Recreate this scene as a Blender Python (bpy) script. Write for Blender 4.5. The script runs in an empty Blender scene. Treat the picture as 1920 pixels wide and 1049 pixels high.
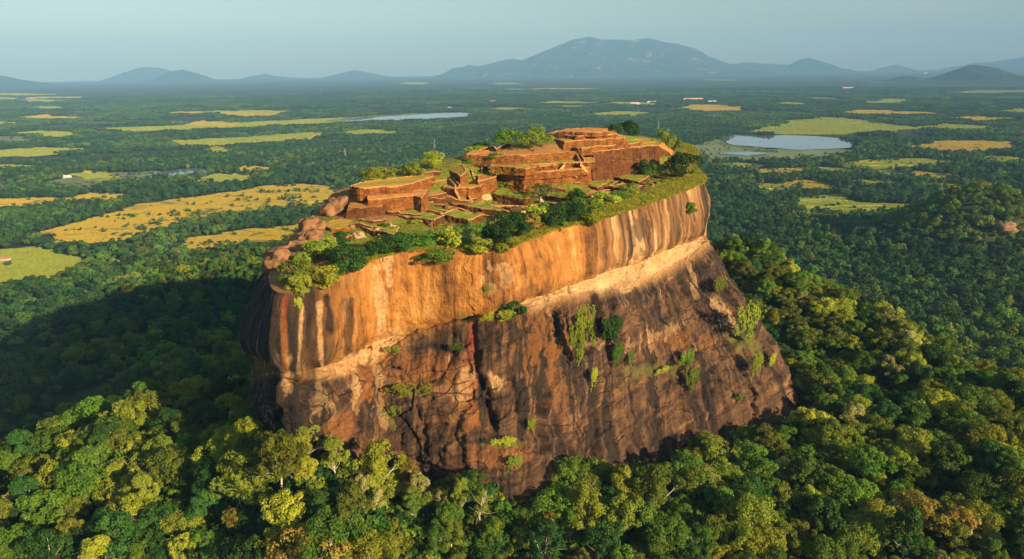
import bpy, math, random
import numpy as np
R_ = math.radians
SC = bpy.context.scene
COL = SC.collection
rng = np.random.default_rng(7)
random.seed(7)

# ------------------------------------------------------------------ camera
F = 1371.0; PITCH = R_(16.1); ROLL = 0.0125; CZ = 250.0
_U0 = np.array([0, math.sin(PITCH), math.cos(PITCH)]); FW = np.array([0, math.cos(PITCH), -math.sin(PITCH)])
_X = np.array([1.0, 0, 0])
UP = math.cos(ROLL) * _U0 + math.sin(ROLL) * _X
RT = math.cos(ROLL) * _X - math.sin(ROLL) * _U0
EYE = np.array([0, 0, CZ])
cam_d = bpy.data.cameras.new('camera'); cam = bpy.data.objects.new('camera', cam_d); COL.objects.link(cam)
from mathutils import Matrix, Vector
M = Matrix(((RT[0], UP[0], -FW[0], 0), (RT[1], UP[1], -FW[1], 0), (RT[2], UP[2], -FW[2], CZ), (0, 0, 0, 1)))
cam.matrix_world = M
cam_d.sensor_width = 36.0; cam_d.lens = 36.0 * F / 1920.0
cam_d.clip_start = 1.0; cam_d.clip_end = 120000.0
SC.camera = cam

# ------------------------------------------------------------------ sky, sun, exposure
SUN_EL, SUN_AZ = R_(18.5), R_(133.0)          # azimuth clockwise from +Y: behind the camera, to the right
wd = bpy.data.worlds.new('World'); SC.world = wd; wd.use_nodes = True
nt = wd.node_tree; nt.nodes.clear()
sky = nt.nodes.new('ShaderNodeTexSky'); sky.sky_type = 'NISHITA'; sky.sun_disc = False
sky.sun_elevation = SUN_EL; sky.sun_rotation = SUN_AZ; sky.altitude = 200; sky.air_density = 1.2; sky.dust_density = 0.6; sky.ozone_density = 2.0
bg = nt.nodes.new('ShaderNodeBackground'); bg.inputs['Strength'].default_value = 0.058
ow = nt.nodes.new('ShaderNodeOutputWorld')
# a few faint high wisps of cloud
tc = nt.nodes.new('ShaderNodeTexCoord'); mp = nt.nodes.new('ShaderNodeMapping'); mp.inputs['Scale'].default_value = (2.2, 2.2, 16.0); nz = nt.nodes.new('ShaderNodeTexNoise'); nz.inputs['Scale'].default_value = 1.6; nz.inputs['Detail'].default_value = 5
rp = nt.nodes.new('ShaderNodeValToRGB'); rp.color_ramp.elements[0].position = 0.50; rp.color_ramp.elements[1].position = 0.80; rp.color_ramp.elements[1].color = (0.30, 0.30, 0.30, 1)
mxc = nt.nodes.new('ShaderNodeMix'); mxc.data_type = 'RGBA'; mxc.inputs[7].default_value = (6.5, 6.3, 6.0, 1)
nt.links.new(tc.outputs['Generated'], mp.inputs[0]); nt.links.new(mp.outputs[0], nz.inputs['Vector']); nt.links.new(nz.outputs[0], rp.inputs[0]); nt.links.new(rp.outputs[0], mxc.inputs[0]); nt.links.new(sky.outputs[0], mxc.inputs[6])
nt.links.new(mxc.outputs[2], bg.inputs[0]); nt.links.new(bg.outputs[0], ow.inputs[0])
sd = bpy.data.lights.new('sun', 'SUN'); sd.energy = 5.0; sd.angle = R_(0.5); sd.color = (1.0, 0.74, 0.43)
so = bpy.data.objects.new('sun', sd); COL.objects.link(so)
SUNV = Vector((math.sin(SUN_AZ) * math.cos(SUN_EL), math.cos(SUN_AZ) * math.cos(SUN_EL), math.sin(SUN_EL)))
so.rotation_euler = SUNV.to_track_quat('Z', 'Y').to_euler(); so.location = (300, -300, 600)
SC.view_settings.view_transform = 'Standard'; SC.view_settings.look = 'None'
SC.view_settings.gamma = 1.0; SC.view_settings.exposure = 1.08
SC.cycles.max_bounces = 5; SC.cycles.diffuse_bounces = 2; SC.cycles.glossy_bounces = 2
SC.cycles.transmission_bounces = 2; SC.cycles.transparent_max_bounces = 4; SC.cycles.volume_bounces = 0

# ------------------------------------------------------------------ picture <-> place
def ray(px, py): return FW + (px - 960) / F * RT - (py - 524.5) / F * UP
def W(px, py, z):
    d = ray(px, py); return EYE + d * ((z - CZ) / d[2])
def D(px, py, Y):
    d = ray(px, py); return EYE + d * (Y / d[1])
def pix(p):
    q = np.asarray(p, float) - EYE; f = q @ FW
    f = np.where(np.abs(f) < 1e-3, 1e-3, f)
    return 960 + F * (q @ RT) / f, 524.5 - F * (q @ UP) / f, f

# ------------------------------------------------------------------ noise
def _h(ix, iy, iz, s):
    n = (ix * 374761393 + iy * 668265263 + iz * 1274126177 + s * 974634541) & 0xffffffff
    n = ((n ^ (n >> 13)) * 1274126177) & 0xffffffff
    n = (n ^ (n >> 16)) & 0xffff
    return n / 32767.5 - 1.0
def vnoise(x, y, z, s=0):
    x = np.asarray(x, float); y = np.broadcast_to(y, x.shape).astype(float); z = np.broadcast_to(z, x.shape).astype(float)
    ix, iy, iz = np.floor(x).astype(np.int64), np.floor(y).astype(np.int64), np.floor(z).astype(np.int64)
    fx, fy, fz = x - ix, y - iy, z - iz
    ux, uy, uz = [f * f * f * (f * (f * 6 - 15) + 10) for f in (fx, fy, fz)]
    r = 0
    for a in (0, 1):
        for b in (0, 1):
            for c in (0, 1):
                r = r + _h(ix + a, iy + b, iz + c, s) * (ux if a else 1 - ux) * (uy if b else 1 - uy) * (uz if c else 1 - uz)
    return r
def fbm(x, y, z=0.0, o=4, s=0, g=0.5):
    r = 0; a = 1.0; k = 1.0
    for i in range(o):
        r = r + a * vnoise(np.asarray(x) * k, np.asarray(y) * k, np.asarray(z) * k, s + i * 17); a *= g; k *= 2.03
    return r
def sstep(a, b, x):
    t = np.clip((x - a) / (b - a), 0, 1); return t * t * (3 - 2 * t)
def inpoly(x, y, P):
    P = np.asarray(P)[:, :2]; x = np.asarray(x); y = np.asarray(y); c = np.zeros(x.shape, bool)
    for i in range(len(P)):
        x1, y1 = P[i]; x2, y2 = P[i - 1]
        if y1 == y2: continue
        c ^= ((y1 > y) != (y2 > y)) & (x < (x2 - x1) * (y - y1) / (y2 - y1) + x1)
    return c
def segdist(x, y, P):
    d = np.full(np.shape(x), 1e9)
    for (x1, y1), (x2, y2) in zip(P[:-1], P[1:]):
        L = (x2 - x1) ** 2 + (y2 - y1) ** 2 + 1e-9
        t = np.clip(((x - x1) * (x2 - x1) + (y - y1) * (y2 - y1)) / L, 0, 1)
        d = np.minimum(d, np.hypot(x - x1 - t * (x2 - x1), y - y1 - t * (y2 - y1)))
    return d
class TPS:
    def __init__(s, pts, lam=0.0):
        p = np.asarray(pts, float); s.c = p[:, :2] / 100.0; n = len(p)
        K = s.k(np.linalg.norm(s.c[:, None] - s.c[None], axis=2)) + lam * np.eye(n)
        Q = np.hstack([np.ones((n, 1)), s.c]); A = np.block([[K, Q], [Q.T, np.zeros((3, 3))]])
        s.w = np.linalg.solve(A, np.concatenate([p[:, 2], np.zeros(3)]))
    @staticmethod
    def k(r): return np.where(r > 1e-9, r * r * np.log(np.maximum(r, 1e-9)), 0)
    def __call__(s, x, y):
        x = np.asarray(x, float); sh = x.shape; q = np.stack([x.ravel(), np.asarray(y, float).ravel()], 1) / 100.0
        o = np.empty(len(q)); n = len(s.c)
        for i in range(0, len(q), 40000):
            b = q[i:i + 40000]; K = s.k(np.linalg.norm(b[:, None] - s.c[None], axis=2))
            o[i:i + 40000] = K @ s.w[:n] + s.w[n] + b @ s.w[n + 1:]
        return o.reshape(sh)

# ------------------------------------------------------------------ objects
def tag(o, label=None, cat=None, group=None, kind=None):
    if label: o['label'] = label
    if cat: o['category'] = cat
    if group: o['group'] = group
    if kind: o['kind'] = kind
    return o
def mesh(name, V, Fc, mat=None, smooth=False, attrs=None):
    """V (n,3); Fc list of arrays (m,k) of equal-sided faces."""
    V = np.ascontiguousarray(V, np.float32); Fc = [np.asarray(f, np.int32) for f in (Fc if isinstance(Fc, list) else [Fc]) if len(f)]
    me = bpy.data.meshes.new(name)
    me.vertices.add(len(V)); me.vertices.foreach_set('co', V.ravel())
    li = np.concatenate([f.ravel() for f in Fc]); cnt = np.concatenate([np.full(len(f), f.shape[1]) for f in Fc])
    me.loops.add(len(li)); me.loops.foreach_set('vertex_index', li.astype(np.int32))
    me.polygons.add(len(cnt)); me.polygons.foreach_set('loop_start', np.concatenate([[0], np.cumsum(cnt)[:-1]]).astype(np.int32))
    try: me.polygons.foreach_set('loop_total', cnt.astype(np.int32))
    except Exception: pass
    me.update(calc_edges=True)
    me.polygons.foreach_set('use_smooth', np.full(len(cnt), smooth))
    for k, a in (attrs or {}).items():
        a = np.asarray(a, np.float32)
        if a.ndim == 2:
            at = me.attributes.new(k, 'FLOAT_VECTOR', 'POINT'); at.data.foreach_set('vector', a.ravel())
        else:
            at = me.attributes.new(k, 'FLOAT', 'POINT'); at.data.foreach_set('value', a)
    if mat: me.materials.append(mat)
    return me
def link(name, data, parent=None, loc=None):
    o = bpy.data.objects.new(name, data); COL.objects.link(o)
    if loc is not None: o.location = [float(v) for v in loc]
    if parent: o.parent = parent
    return o
def grid_faces(nr, nc, wrap=False):
    r = np.arange(nr - 1)[:, None]; c = np.arange(nc if wrap else nc - 1)[None]; c2 = (c + 1) % nc
    return np.stack([r * nc + c, r * nc + c2, (r + 1) * nc + c2, (r + 1) * nc + c], -1).reshape(-1, 4)

# ------------------------------------------------------------------ materials
class Mat:
    def __init__(s, name, rough=0.9, spec=0.2):
        s.m = bpy.data.materials.new(name); s.m.use_nodes = True; s.t = s.m.node_tree; s.n = s.t.nodes
        s.b = s.n['Principled BSDF']; s.b.inputs['Roughness'].default_value = rough
        s.b.inputs['Specular IOR Level'].default_value = spec
    def new(s, t, **kw):
        n = s.n.new(t)
        for k, v in kw.items(): setattr(n, k, v)
        return n
    def l(s, a, b): s.t.links.new(a, b)
    def val(s, sock, v):
        if hasattr(v, 'links'): s.l(v, sock)
        elif isinstance(v, (tuple, list)) and len(v) == 3 and sock.type == 'RGBA': sock.default_value = (*v, 1)
        else: sock.default_value = v
    def attr(s, name, out='Fac'): return s.new('ShaderNodeAttribute', attribute_name=name).outputs[out]
    def geo(s): return s.new('ShaderNodeNewGeometry').outputs['Position']
    def obj(s): return s.new('ShaderNodeTexCoord').outputs['Object']
    def scale(s, vec, sc):
        n = s.new('ShaderNodeMapping'); s.val(n.inputs['Vector'], vec); n.inputs['Scale'].default_value = sc; return n.outputs[0]
    def noise(s, vec, scale, detail=4, rough=0.55, dist=0.0):
        n = s.new('ShaderNodeTexNoise'); s.val(n.inputs['Vector'], vec); n.inputs['Scale'].default_value = scale
        n.inputs['Detail'].default_value = detail; n.inputs['Roughness'].default_value = rough; n.inputs['Distortion'].default_value = dist
        return n.outputs['Fac']
    def vor(s, vec, scale, feature='F1', out='Distance'):
        n = s.new('ShaderNodeTexVoronoi', feature=feature); s.val(n.inputs['Vector'], vec); n.inputs['Scale'].default_value = scale
        return n.outputs[out]
    def ramp(s, fac, stops, interp='LINEAR'):
        n = s.new('ShaderNodeValToRGB'); s.val(n.inputs[0], fac); e = n.color_ramp.elements; n.color_ramp.interpolation = interp
        while len(e) < len(stops): e.new(0.5)
        for i, (p, c) in enumerate(stops):
            e[i].position = p; e[i].color = (*c, 1) if isinstance(c, (tuple, list)) else (c, c, c, 1)
        return n.outputs[0]
    def mix(s, fac, a, b, mode='MIX'):
        n = s.new('ShaderNodeMix', data_type='RGBA', blend_type=mode)
        s.val(n.inputs[0], fac); s.val(n.inputs[6], a); s.val(n.inputs[7], b); return n.outputs[2]
    def math(s, op, a, b=0.0, c=None, clamp=False):
        n = s.new('ShaderNodeMath', operation=op, use_clamp=clamp); s.val(n.inputs[0], a); s.val(n.inputs[1], b)
        if c is not None: s.val(n.inputs[2], c)
        return n.outputs[0]
    def bump(s, h, strength=0.5, dist=0.3):
        n = s.new('ShaderNodeBump'); s.val(n.inputs['Height'], h); n.inputs['Strength'].default_value = strength
        n.inputs['Distance'].default_value = dist; s.l(n.outputs[0], s.b.inputs['Normal'])
    def color(s, c): s.val(s.b.inputs['Base Color'], c); return s.m

def leaf_mat(name, c1, c2, trans=0.28, nscale=0.5, hv=0.016, vv=0.42):
    """Foliage: two leaf tints in clumps, each tree a little different, leaves let some light through."""
    m = Mat(name, 0.65, 0.15)
    inf = m.new('ShaderNodeObjectInfo').outputs['Random']
    f = m.noise(m.obj(), nscale, 3, 0.6)
    c = m.mix(m.ramp(f, [(0.36, 0.0), (0.64, 1.0)]), c1, c2)
    h = m.new('ShaderNodeHueSaturation'); m.l(c, h.inputs['Color'])
    m.l(m.math('MULTIPLY_ADD', inf, hv * 2, 0.5 - hv), h.inputs['Hue'])
    r2 = m.math('FRACT', m.math('MULTIPLY', inf, 17.3))
    m.l(m.math('MULTIPLY_ADD', r2, vv * 2, 1 - vv), h.inputs['Value'])
    col = h.outputs[0]
    m.l(col, m.b.inputs['Base Color'])
    tr = m.new('ShaderNodeBsdfTranslucent'); m.l(m.mix(1.0, col, (1.0, 1.05, 0.55), 'MULTIPLY'), tr.inputs['Color'])
    mx = m.new('ShaderNodeMixShader'); mx.inputs[0].default_value = trans
    m.l(m.b.outputs[0], mx.inputs[1]); m.l(tr.outputs[0], mx.inputs[2])
    m.l(mx.outputs[0], m.n['Material Output'].inputs['Surface'])
    return m.m
LEAF = {
    'dark':   leaf_mat('dark green leaves',  (0.022, 0.076, 0.015), (0.061, 0.146, 0.024)),
    'mid':    leaf_mat('green leaves',       (0.071, 0.165, 0.017), (0.154, 0.262, 0.027)),
    'olive':  leaf_mat('olive leaves',       (0.139, 0.189, 0.020), (0.241, 0.281, 0.032)),
    'yellow': leaf_mat('yellow green leaves',(0.241, 0.305, 0.022), (0.380, 0.397, 0.037)),
    'pale':   leaf_mat('pale grey green leaves', (0.293, 0.323, 0.091), (0.468, 0.451, 0.146)),
    'wood':   leaf_mat('haze blued leaves', (0.020, 0.070, 0.020), (0.058, 0.140, 0.030)),  # distance haze painted into the leaves as a bluer green
    'woodmid': leaf_mat('soft green leaves', (0.050, 0.127, 0.024), (0.108, 0.204, 0.036)),
    'rust':   leaf_mat('rusty leaves',       (0.244, 0.183, 0.029), (0.329, 0.244, 0.044)),
}
def bark_mat(name, a, b):
    m = Mat(name, 0.9); v = m.scale(m.obj(), (3, 3, 0.7))
    f = m.noise(v, 2.0, 4); m.bump(f, 0.4, 0.1); return m.color(m.mix(f, a, b))
BARK = bark_mat('brown bark', (0.10, 0.075, 0.05), (0.20, 0.16, 0.11))
PALEBARK = bark_mat('pale bark', (0.42, 0.36, 0.27), (0.62, 0.55, 0.44))

def ground_mat():
    m = Mat('forest floor', 0.95); p = m.geo()
    n1 = m.noise(p, 0.09, 5); n2 = m.noise(p, 0.006, 5)
    near = m.mix(m.ramp(n1, [(0.35, 0.0), (0.7, 1.0)]), (0.018, 0.034, 0.012), (0.050, 0.065, 0.020))
    near = m.mix(m.ramp(n2, [(0.56, 0.0), (0.62, 1.0)]), near, (0.075, 0.10, 0.030))
    # far wood: crowns too small to tell apart
    n3 = m.noise(m.scale(p, (1, 1, 0)), 0.02, 6, 0.7); n4 = m.noise(m.scale(p, (1, 0.6, 0)), 0.0011, 5, 0.6)
    far = m.mix(m.ramp(n3, [(0.4, 0.0), (0.62, 1.0)]), (0.010, 0.022, 0.010), (0.040, 0.062, 0.020))
    far = m.mix(m.ramp(n4, [(0.60, 0.0), (0.66, 1.0)]), far, (0.10, 0.12, 0.045))
    sep = m.new('ShaderNodeSeparateXYZ'); m.l(p, sep.inputs[0])
    fac = m.ramp(m.math('DIVIDE', sep.outputs[1], 16000.0), [(0.45, 0.0), (0.6, 1.0)])
    m.bump(m.math('MULTIPLY', n3, fac), 0.9, 14.0)
    return m.color(m.mix(fac, near, far))
def field_mat(name, a, b, c, sc=0.02):
    m = Mat(name, 0.95); p = m.geo()
    n1 = m.noise(m.scale(p, (1, 0.35, 1)), sc, 5, 0.6, 0.6); n2 = m.noise(p, sc * 9, 4)
    cell = m.vor(m.scale(p, (1, 0.45, 1)), sc * 0.8, 'F1', 'Color')
    sx = m.new('ShaderNodeSeparateColor'); m.l(cell, sx.inputs[0])
    edge = m.vor(m.scale(p, (1, 0.45, 1)), sc * 0.8, 'DISTANCE_TO_EDGE')
    k = m.mix(m.ramp(n1, [(0.38, 0.0), (0.6, 1.0)]), a, b)
    k = m.mix(m.math('MULTIPLY', sx.outputs[0], 0.85), k, c); k = m.mix(m.ramp(sx.outputs[1], [(0.72, 0.0), (0.74, 0.75)]), k, tuple(0.45 * q for q in c))
    k = m.mix(m.ramp(edge, [(0.0, 0.30), (0.03, 0.0)]), k, (0.07, 0.10, 0.025))
    k = m.mix(m.math('MULTIPLY', m.ramp(n2, [(0.35, 1.0), (0.6, 0.0)]), 0.35), k, (0.09, 0.11, 0.03))
    m.bump(n2, 0.5, 0.5)
    return m.color(k)
def water_mat(name, c, rough=0.06):
    m = Mat(name, rough, 0.5); m.bump(m.noise(m.scale(m.geo(), (0.3, 0.05, 1)), 0.4, 3), 0.05, 0.2); return m.color(c)
def rock_mat():
    m = Mat('streaked gneiss', 0.85, 0.25)
    uv = m.attr('suv', 'Vector'); p = m.geo()
    wz = m.noise(m.scale(uv, (0.10, 0.06, 1)), 1.0, 3, 0.5)
    uw = m.new('ShaderNodeVectorMath', operation='MULTIPLY_ADD'); m.l(wz, uw.inputs[0]); uw.inputs[1].default_value = (5.0, 14.0, 0); m.l(uv, uw.inputs[2]); uw = uw.outputs[0]
    s1 = m.noise(m.scale(uw, (0.11, 0.014, 1)), 1.0, 3, 0.55, 0.1)          # broad curtains
    s2 = m.noise(m.scale(uw, (0.42, 0.022, 1)), 1.0, 4, 0.6, 0.1)          # streaks
    s3 = m.noise(m.scale(uw, (1.9, 0.07, 1)), 1.0, 3, 0.6)                  # thin runs
    blot = m.noise(p, 0.10, 6, 0.62); fine = m.noise(p, 0.9, 6, 0.7); br = m.noise(m.scale(p, (1, 1, 1)), 0.22, 5, 0.6)
    st = m.math('ADD', m.math('MULTIPLY', s1, 0.36), m.math('ADD', m.math('MULTIPLY', s2, 0.26), m.math('ADD', m.math('MULTIPLY', s3, 0.10), m.math('MULTIPLY', br, 0.28))))
    gold = m.ramp(st, [(0.37, (0.055, 0.027, 0.013)), (0.43, (0.20, 0.085, 0.022)), (0.49, (0.40, 0.165, 0.033)), (0.56, (0.50, 0.24, 0.058)), (0.65, (0.66, 0.42, 0.15))])
    w1 = m.noise(m.scale(uw, (0.085, 0.010, 1)), 1.3, 2, 0.5); w2 = m.noise(m.scale(uw, (0.27, 0.014, 1)), 1.0, 3, 0.55)
    strp = m.ramp(m.math('ADD', m.math('MULTIPLY', w1, 0.40), m.math('ADD', m.math('MULTIPLY', w2, 0.44), m.math('MULTIPLY', s3, 0.16))), [(0.38, (0.040, 0.027, 0.020)), (0.445, (0.095, 0.055, 0.030)), (0.49, (0.22, 0.11, 0.045)), (0.53, (0.36, 0.185, 0.07)), (0.575, (0.55, 0.35, 0.16)), (0.60, (0.68, 0.49, 0.26)), (0.625, (0.26, 0.135, 0.06))])
    up = m.mix(m.attr('stripe'), gold, strp)
    # lower slab: brown, weathered, with slanting bands and orange fresh patches
    dg = m.noise(m.scale(m.attr('sdg', 'Vector'), (0.035, 0.38, 1)), 1.0, 5, 0.65, 0.3)
    sl = m.ramp(m.math('ADD', m.math('MULTIPLY', dg, 0.4), m.math('ADD', m.math('MULTIPLY', blot, 0.35), m.math('MULTIPLY', s2, 0.25))),
                [(0.40, (0.022, 0.015, 0.012)), (0.46, (0.066, 0.037, 0.022)), (0.52, (0.125, 0.066, 0.032)), (0.575, (0.21, 0.110, 0.047)), (0.65, (0.38, 0.21, 0.09))])
    sl = m.mix(m.ramp(m.math('ADD', m.math('MULTIPLY', s1, 0.65), m.math('MULTIPLY', s2, 0.35)), [(0.44, 0.95), (0.495, 0.0)]), sl, (0.030, 0.020, 0.015))
    k = m.mix(m.attr('slab'), up, sl)
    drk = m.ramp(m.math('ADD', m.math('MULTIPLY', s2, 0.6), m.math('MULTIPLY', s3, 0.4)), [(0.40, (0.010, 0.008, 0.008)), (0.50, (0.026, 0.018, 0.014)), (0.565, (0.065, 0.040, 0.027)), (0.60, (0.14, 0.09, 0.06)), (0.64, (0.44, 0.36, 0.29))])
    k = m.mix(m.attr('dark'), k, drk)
    org = m.mix(blot, (0.30, 0.10, 0.018), (0.46, 0.19, 0.045))
    k = m.mix(m.attr('orange'), k, org)
    k = m.mix(m.attr('red'), k, (0.26, 0.045, 0.018))
    pale = m.mix(m.ramp(m.math('ADD', m.math('MULTIPLY', fine, 0.5), m.math('MULTIPLY', blot, 0.5)), [(0.36, 0.0), (0.6, 1.0)]), (0.42, 0.21, 0.075), (0.68, 0.46, 0.22))
    k = m.mix(m.attr('pale'), k, pale)
    k = m.mix(m.attr('black'), k, (0.022, 0.017, 0.015))
    gr = m.mix(fine, (0.10, 0.11, 0.02), (0.22, 0.20, 0.04))
    k = m.mix(m.attr('grass'), k, gr)
    k = m.mix(m.math('MULTIPLY', m.ramp(fine, [(0.30, 1.0), (0.5, 0.0)]), 0.5), k, m.mix(0.65, k, (0.03, 0.02, 0.015)))
    ck = m.vor(m.scale(m.attr('sdg', 'Vector'), (0.09, 0.22, 1)), 1.0, 'DISTANCE_TO_EDGE'); ck = m.math('MULTIPLY', m.ramp(ck, [(0.0, 1.0), (0.035, 0.0)]), m.math('MULTIPLY', m.attr('slab'), m.ramp(blot, [(0.45, 0.0), (0.6, 1.0)])))
    k = m.mix(m.math('MULTIPLY', ck, 0.2), k, (0.02, 0.013, 0.010))
    m.bump(m.math('SUBTRACT', m.math('ADD', m.math('MULTIPLY', fine, 0.9), m.math('ADD', m.math('MULTIPLY', s3, 0.4), m.math('MULTIPLY', blot, 0.9))), m.math('MULTIPLY', ck, 0.8)), 1.0, 1.1)
    return m.color(k)
def summit_mat():
    m = Mat('summit turf and earth', 0.95); p = m.geo()
    n1 = m.noise(p, 0.07, 5, 0.6); n2 = m.noise(p, 0.5, 5, 0.65); n3 = m.noise(p, 3.0, 3)
    g = m.mix(m.ramp(n2, [(0.35, 0.0), (0.65, 1.0)]), (0.12, 0.155, 0.018), (0.27, 0.27, 0.028))
    e = m.mix(n2, (0.26, 0.12, 0.04), (0.46, 0.24, 0.08))
    f = m.math('ADD', m.math('MULTIPLY', n1, 0.7), m.math('MULTIPLY', n2, 0.3)); f = m.math('ADD', f, m.math('MULTIPLY_ADD', m.attr('earth'), 0.5, -0.12))
    k = m.mix(m.ramp(f, [(0.50, 0.0), (0.56, 1.0)]), g, e)
    k = m.mix(m.math('MULTIPLY', m.ramp(n3, [(0.35, 1.0), (0.55, 0.0)]), 0.4), k, (0.04, 0.05, 0.012))
    m.bump(m.math('ADD', n2, n3), 0.7, 0.5); return m.color(k)
def brick_mat(name, a, b, c):
    m = Mat(name, 0.92); p = m.geo()
    sep = m.new('ShaderNodeSeparateXYZ'); m.l(p, sep.inputs[0])
    al = m.math('ADD', m.math('MULTIPLY', sep.outputs[0], 0.64), m.math('MULTIPLY', sep.outputs[1], 0.77))
    cv = m.new('ShaderNodeCombineXYZ'); m.l(al, cv.inputs[0]); m.l(sep.outputs[2], cv.inputs[1])
    n1 = m.noise(p, 0.22, 5, 0.6); n2 = m.noise(p, 1.6, 4, 0.7)
    crs = m.noise(m.scale(cv.outputs[0], (0.25, 3.2, 1)), 1.0, 3, 0.6)                 # brick courses
    k = m.mix(m.ramp(n1, [(0.35, 0.0), (0.65, 1.0)]), a, b)
    k = m.mix(m.ramp(m.math('ADD', m.math('MULTIPLY', n2, 0.5), m.math('MULTIPLY', crs, 0.5)), [(0.40, 0.75), (0.55, 0.0)]), k, c)
    k = m.mix(m.ramp(m.noise(p, 2.6, 2), [(0.66, 0.0), (0.72, 0.7)]), k, (0.62, 0.40, 0.20))
    m.bump(m.math('ADD', n2, crs), 0.8, 0.35); return m.color(k)
BRICK = brick_mat('orange brick', (0.15, 0.050, 0.011), (0.36, 0.135, 0.026), (0.05, 0.020, 0.008))
BRICKD = brick_mat('brown brick', (0.085, 0.032, 0.010), (0.19, 0.068, 0.017), (0.035, 0.015, 0.007))
def simple(name, a, b, sc=1.0, rough=0.9, bump=0.4):
    m = Mat(name, rough); n = m.noise(m.geo(), sc, 5, 0.65); m.bump(n, bump, 0.3); return m.color(m.mix(m.ramp(n, [(0.35, 0.0), (0.65, 1.0)]), a, b))
COPING = simple('worn coping stone', (0.40, 0.19, 0.065), (0.58, 0.33, 0.13), 0.8)
LAWN = simple('clipped turf', (0.15, 0.19, 0.018), (0.27, 0.28, 0.028), 0.35)
DRYTURF = simple('dry turf', (0.26, 0.21, 0.024), (0.44, 0.25, 0.050), 0.3)
EARTH = simple('orange earth', (0.36, 0.15, 0.038), (0.54, 0.26, 0.07), 0.4)
BOULDER = simple('boulder stone', (0.13, 0.062, 0.030), (0.33, 0.175, 0.080), 0.5)
PALESTONE = simple('pale stone', (0.36, 0.23, 0.12), (0.56, 0.39, 0.22), 0.9)
PLASTER = simple('pale plaster', (0.50, 0.34, 0.20), (0.66, 0.48, 0.30), 1.2)
DARKHOLE = simple('dark opening', (0.02, 0.015, 0.01), (0.03, 0.02, 0.015))
GROUND = ground_mat(); ROCK = rock_mat(); SUMMIT = summit_mat()
GOLDFIELD = field_mat('ripe paddy', (0.62, 0.42, 0.040), (0.55, 0.42, 0.045), (0.38, 0.38, 0.045))
GREENFIELD = field_mat('green paddy', (0.34, 0.42, 0.06), (0.48, 0.50, 0.075), (0.60, 0.48, 0.08), 0.012)
SHADE_MEADOW = field_mat('shade darkened meadow', (0.045, 0.075, 0.022), (0.065, 0.095, 0.026), (0.055, 0.08, 0.022))  # meadow green darkened so the rock's shadow is in the colour
WETFIELD = field_mat('marsh grass', (0.16, 0.21, 0.08), (0.24, 0.28, 0.12), (0.20, 0.24, 0.09), 0.012)
WATER = water_mat('lake water', (0.16, 0.19, 0.19), 0.03); POOLWATER = water_mat('pool water', (0.20, 0.11, 0.04), 0.08)

#@@SECTION terrain
# ------------------------------------------------------------------ the hill and the plain
hill_pts = [  # picture x, canopy y, forward distance -> ground is a crown's height (14 m) below
    (560, 800, 181), (640, 812, 184), (500, 775, 194), (715, 862, 190), (400, 950, 181), (300, 850, 211), (780, 900, 194), (960, 1049, 176), (500, 1049, 166), (100, 1049, 164), (1400, 1049, 182), (1800, 1049, 190), (-300, 1049, 168), (2200, 1049, 196),
    (250, 930, 190), (430, 800, 214), (480, 800, 202), (380, 800, 224), (320, 715, 252), (470, 750, 240), (130, 775, 258), (40, 860, 222), (-150, 900, 222),
    (700, 950, 194), (860, 852, 195), (960, 880, 197), (1100, 880, 206), (1200, 862, 222), (1300, 815, 250), (1400, 792, 268), (1600, 880, 232), (1800, 900, 222), (2100, 900, 225),
    (1600, 740, 295), (1800, 760, 275), (1500, 640, 345), (1480, 480, 418), (1400, 440, 432), (1530, 520, 400), (1620, 565, 378),
    (1700, 612, 352), (1800, 665, 330), (1920, 725, 300), (2100, 800, 270)]
HP = []
for a, b, Y in hill_pts:
    q = D(a, b, Y); HP.append((q[0], q[1], q[2] - 14.0))
# round the rock's foot
HP += [(-62, 176, 143), (-48, 186, 140), (-85, 215, 138), (-96, 262, 112), (-95, 310, 80), (-72, 350, 62), (-25, 400, 62), (40, 455, 85), (110, 465, 118), (128, 410, 118),
       (155, 345, 88)]
for a, b, Y in [(1505, 738, 312), (1390, 772, 288), (1285, 822, 266), (1180, 866, 244), (1085, 888, 229), (1010, 886, 211), (925, 876, 207), (850, 852, 209), (775, 852, 214)]:
    q = D(a, b, Y); HP.append((q[0] + 5, q[1] - 5, q[2] - 7.0))
# down to the plain
HP += [(-175, 320, 62), (-150, 370, 34), (-230, 280, 72), (-240, 390, 20), (-140, 440, 18), (-300, 330, 30), (-60, 480, 25), (-330, 480, 6), (-200, 540, 4), (-60, 570, 4),
       (60, 530, 30), (110, 600, 6), (180, 510, 45), (220, 450, 52), (260, 400, 50), (300, 330, 50), (250, 560, 4), (340, 450, 8), (380, 340, 12), (-380, 230, 20),
       (330, 240, 60), (420, 230, 10), (-330, 150, 40), (-250, 90, 60), (300, 120, 70), (0, 60, 80), (150, 60, 80), (-120, 60, 80), (-420, 90, 5), (460, 100, 10), (0, -100, 20)]
_T = TPS(HP, 0.02)
def H(x, y):
    x = np.asarray(x, float); y = np.asarray(y, float)
    r = np.hypot((x - 20) / 1.0, (y - 260) / 1.0)
    h = np.where(r < 700, _T(np.where(r < 700, x, 0), np.where(r < 700, y, 0)), 0) * (1 - sstep(330, 430, r))
    h = np.maximum(h, 0) + 0.0
    h = h + fbm(x * 0.02, y * 0.02, 0, 3, 5) * 2.0 * sstep(0, 20, h)
    # wooded knoll on the right and low swells on the plain
    k = np.hypot((x - 644) / 125, (y - 989) / 100); h = h + 78 * np.exp(-k ** 2 * 1.3)
    h = h + (fbm(x * 0.0016, y * 0.0016, 0, 3, 9) * 5 + 2) * sstep(500, 900, np.hypot(x, y - 200))
    return h
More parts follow.
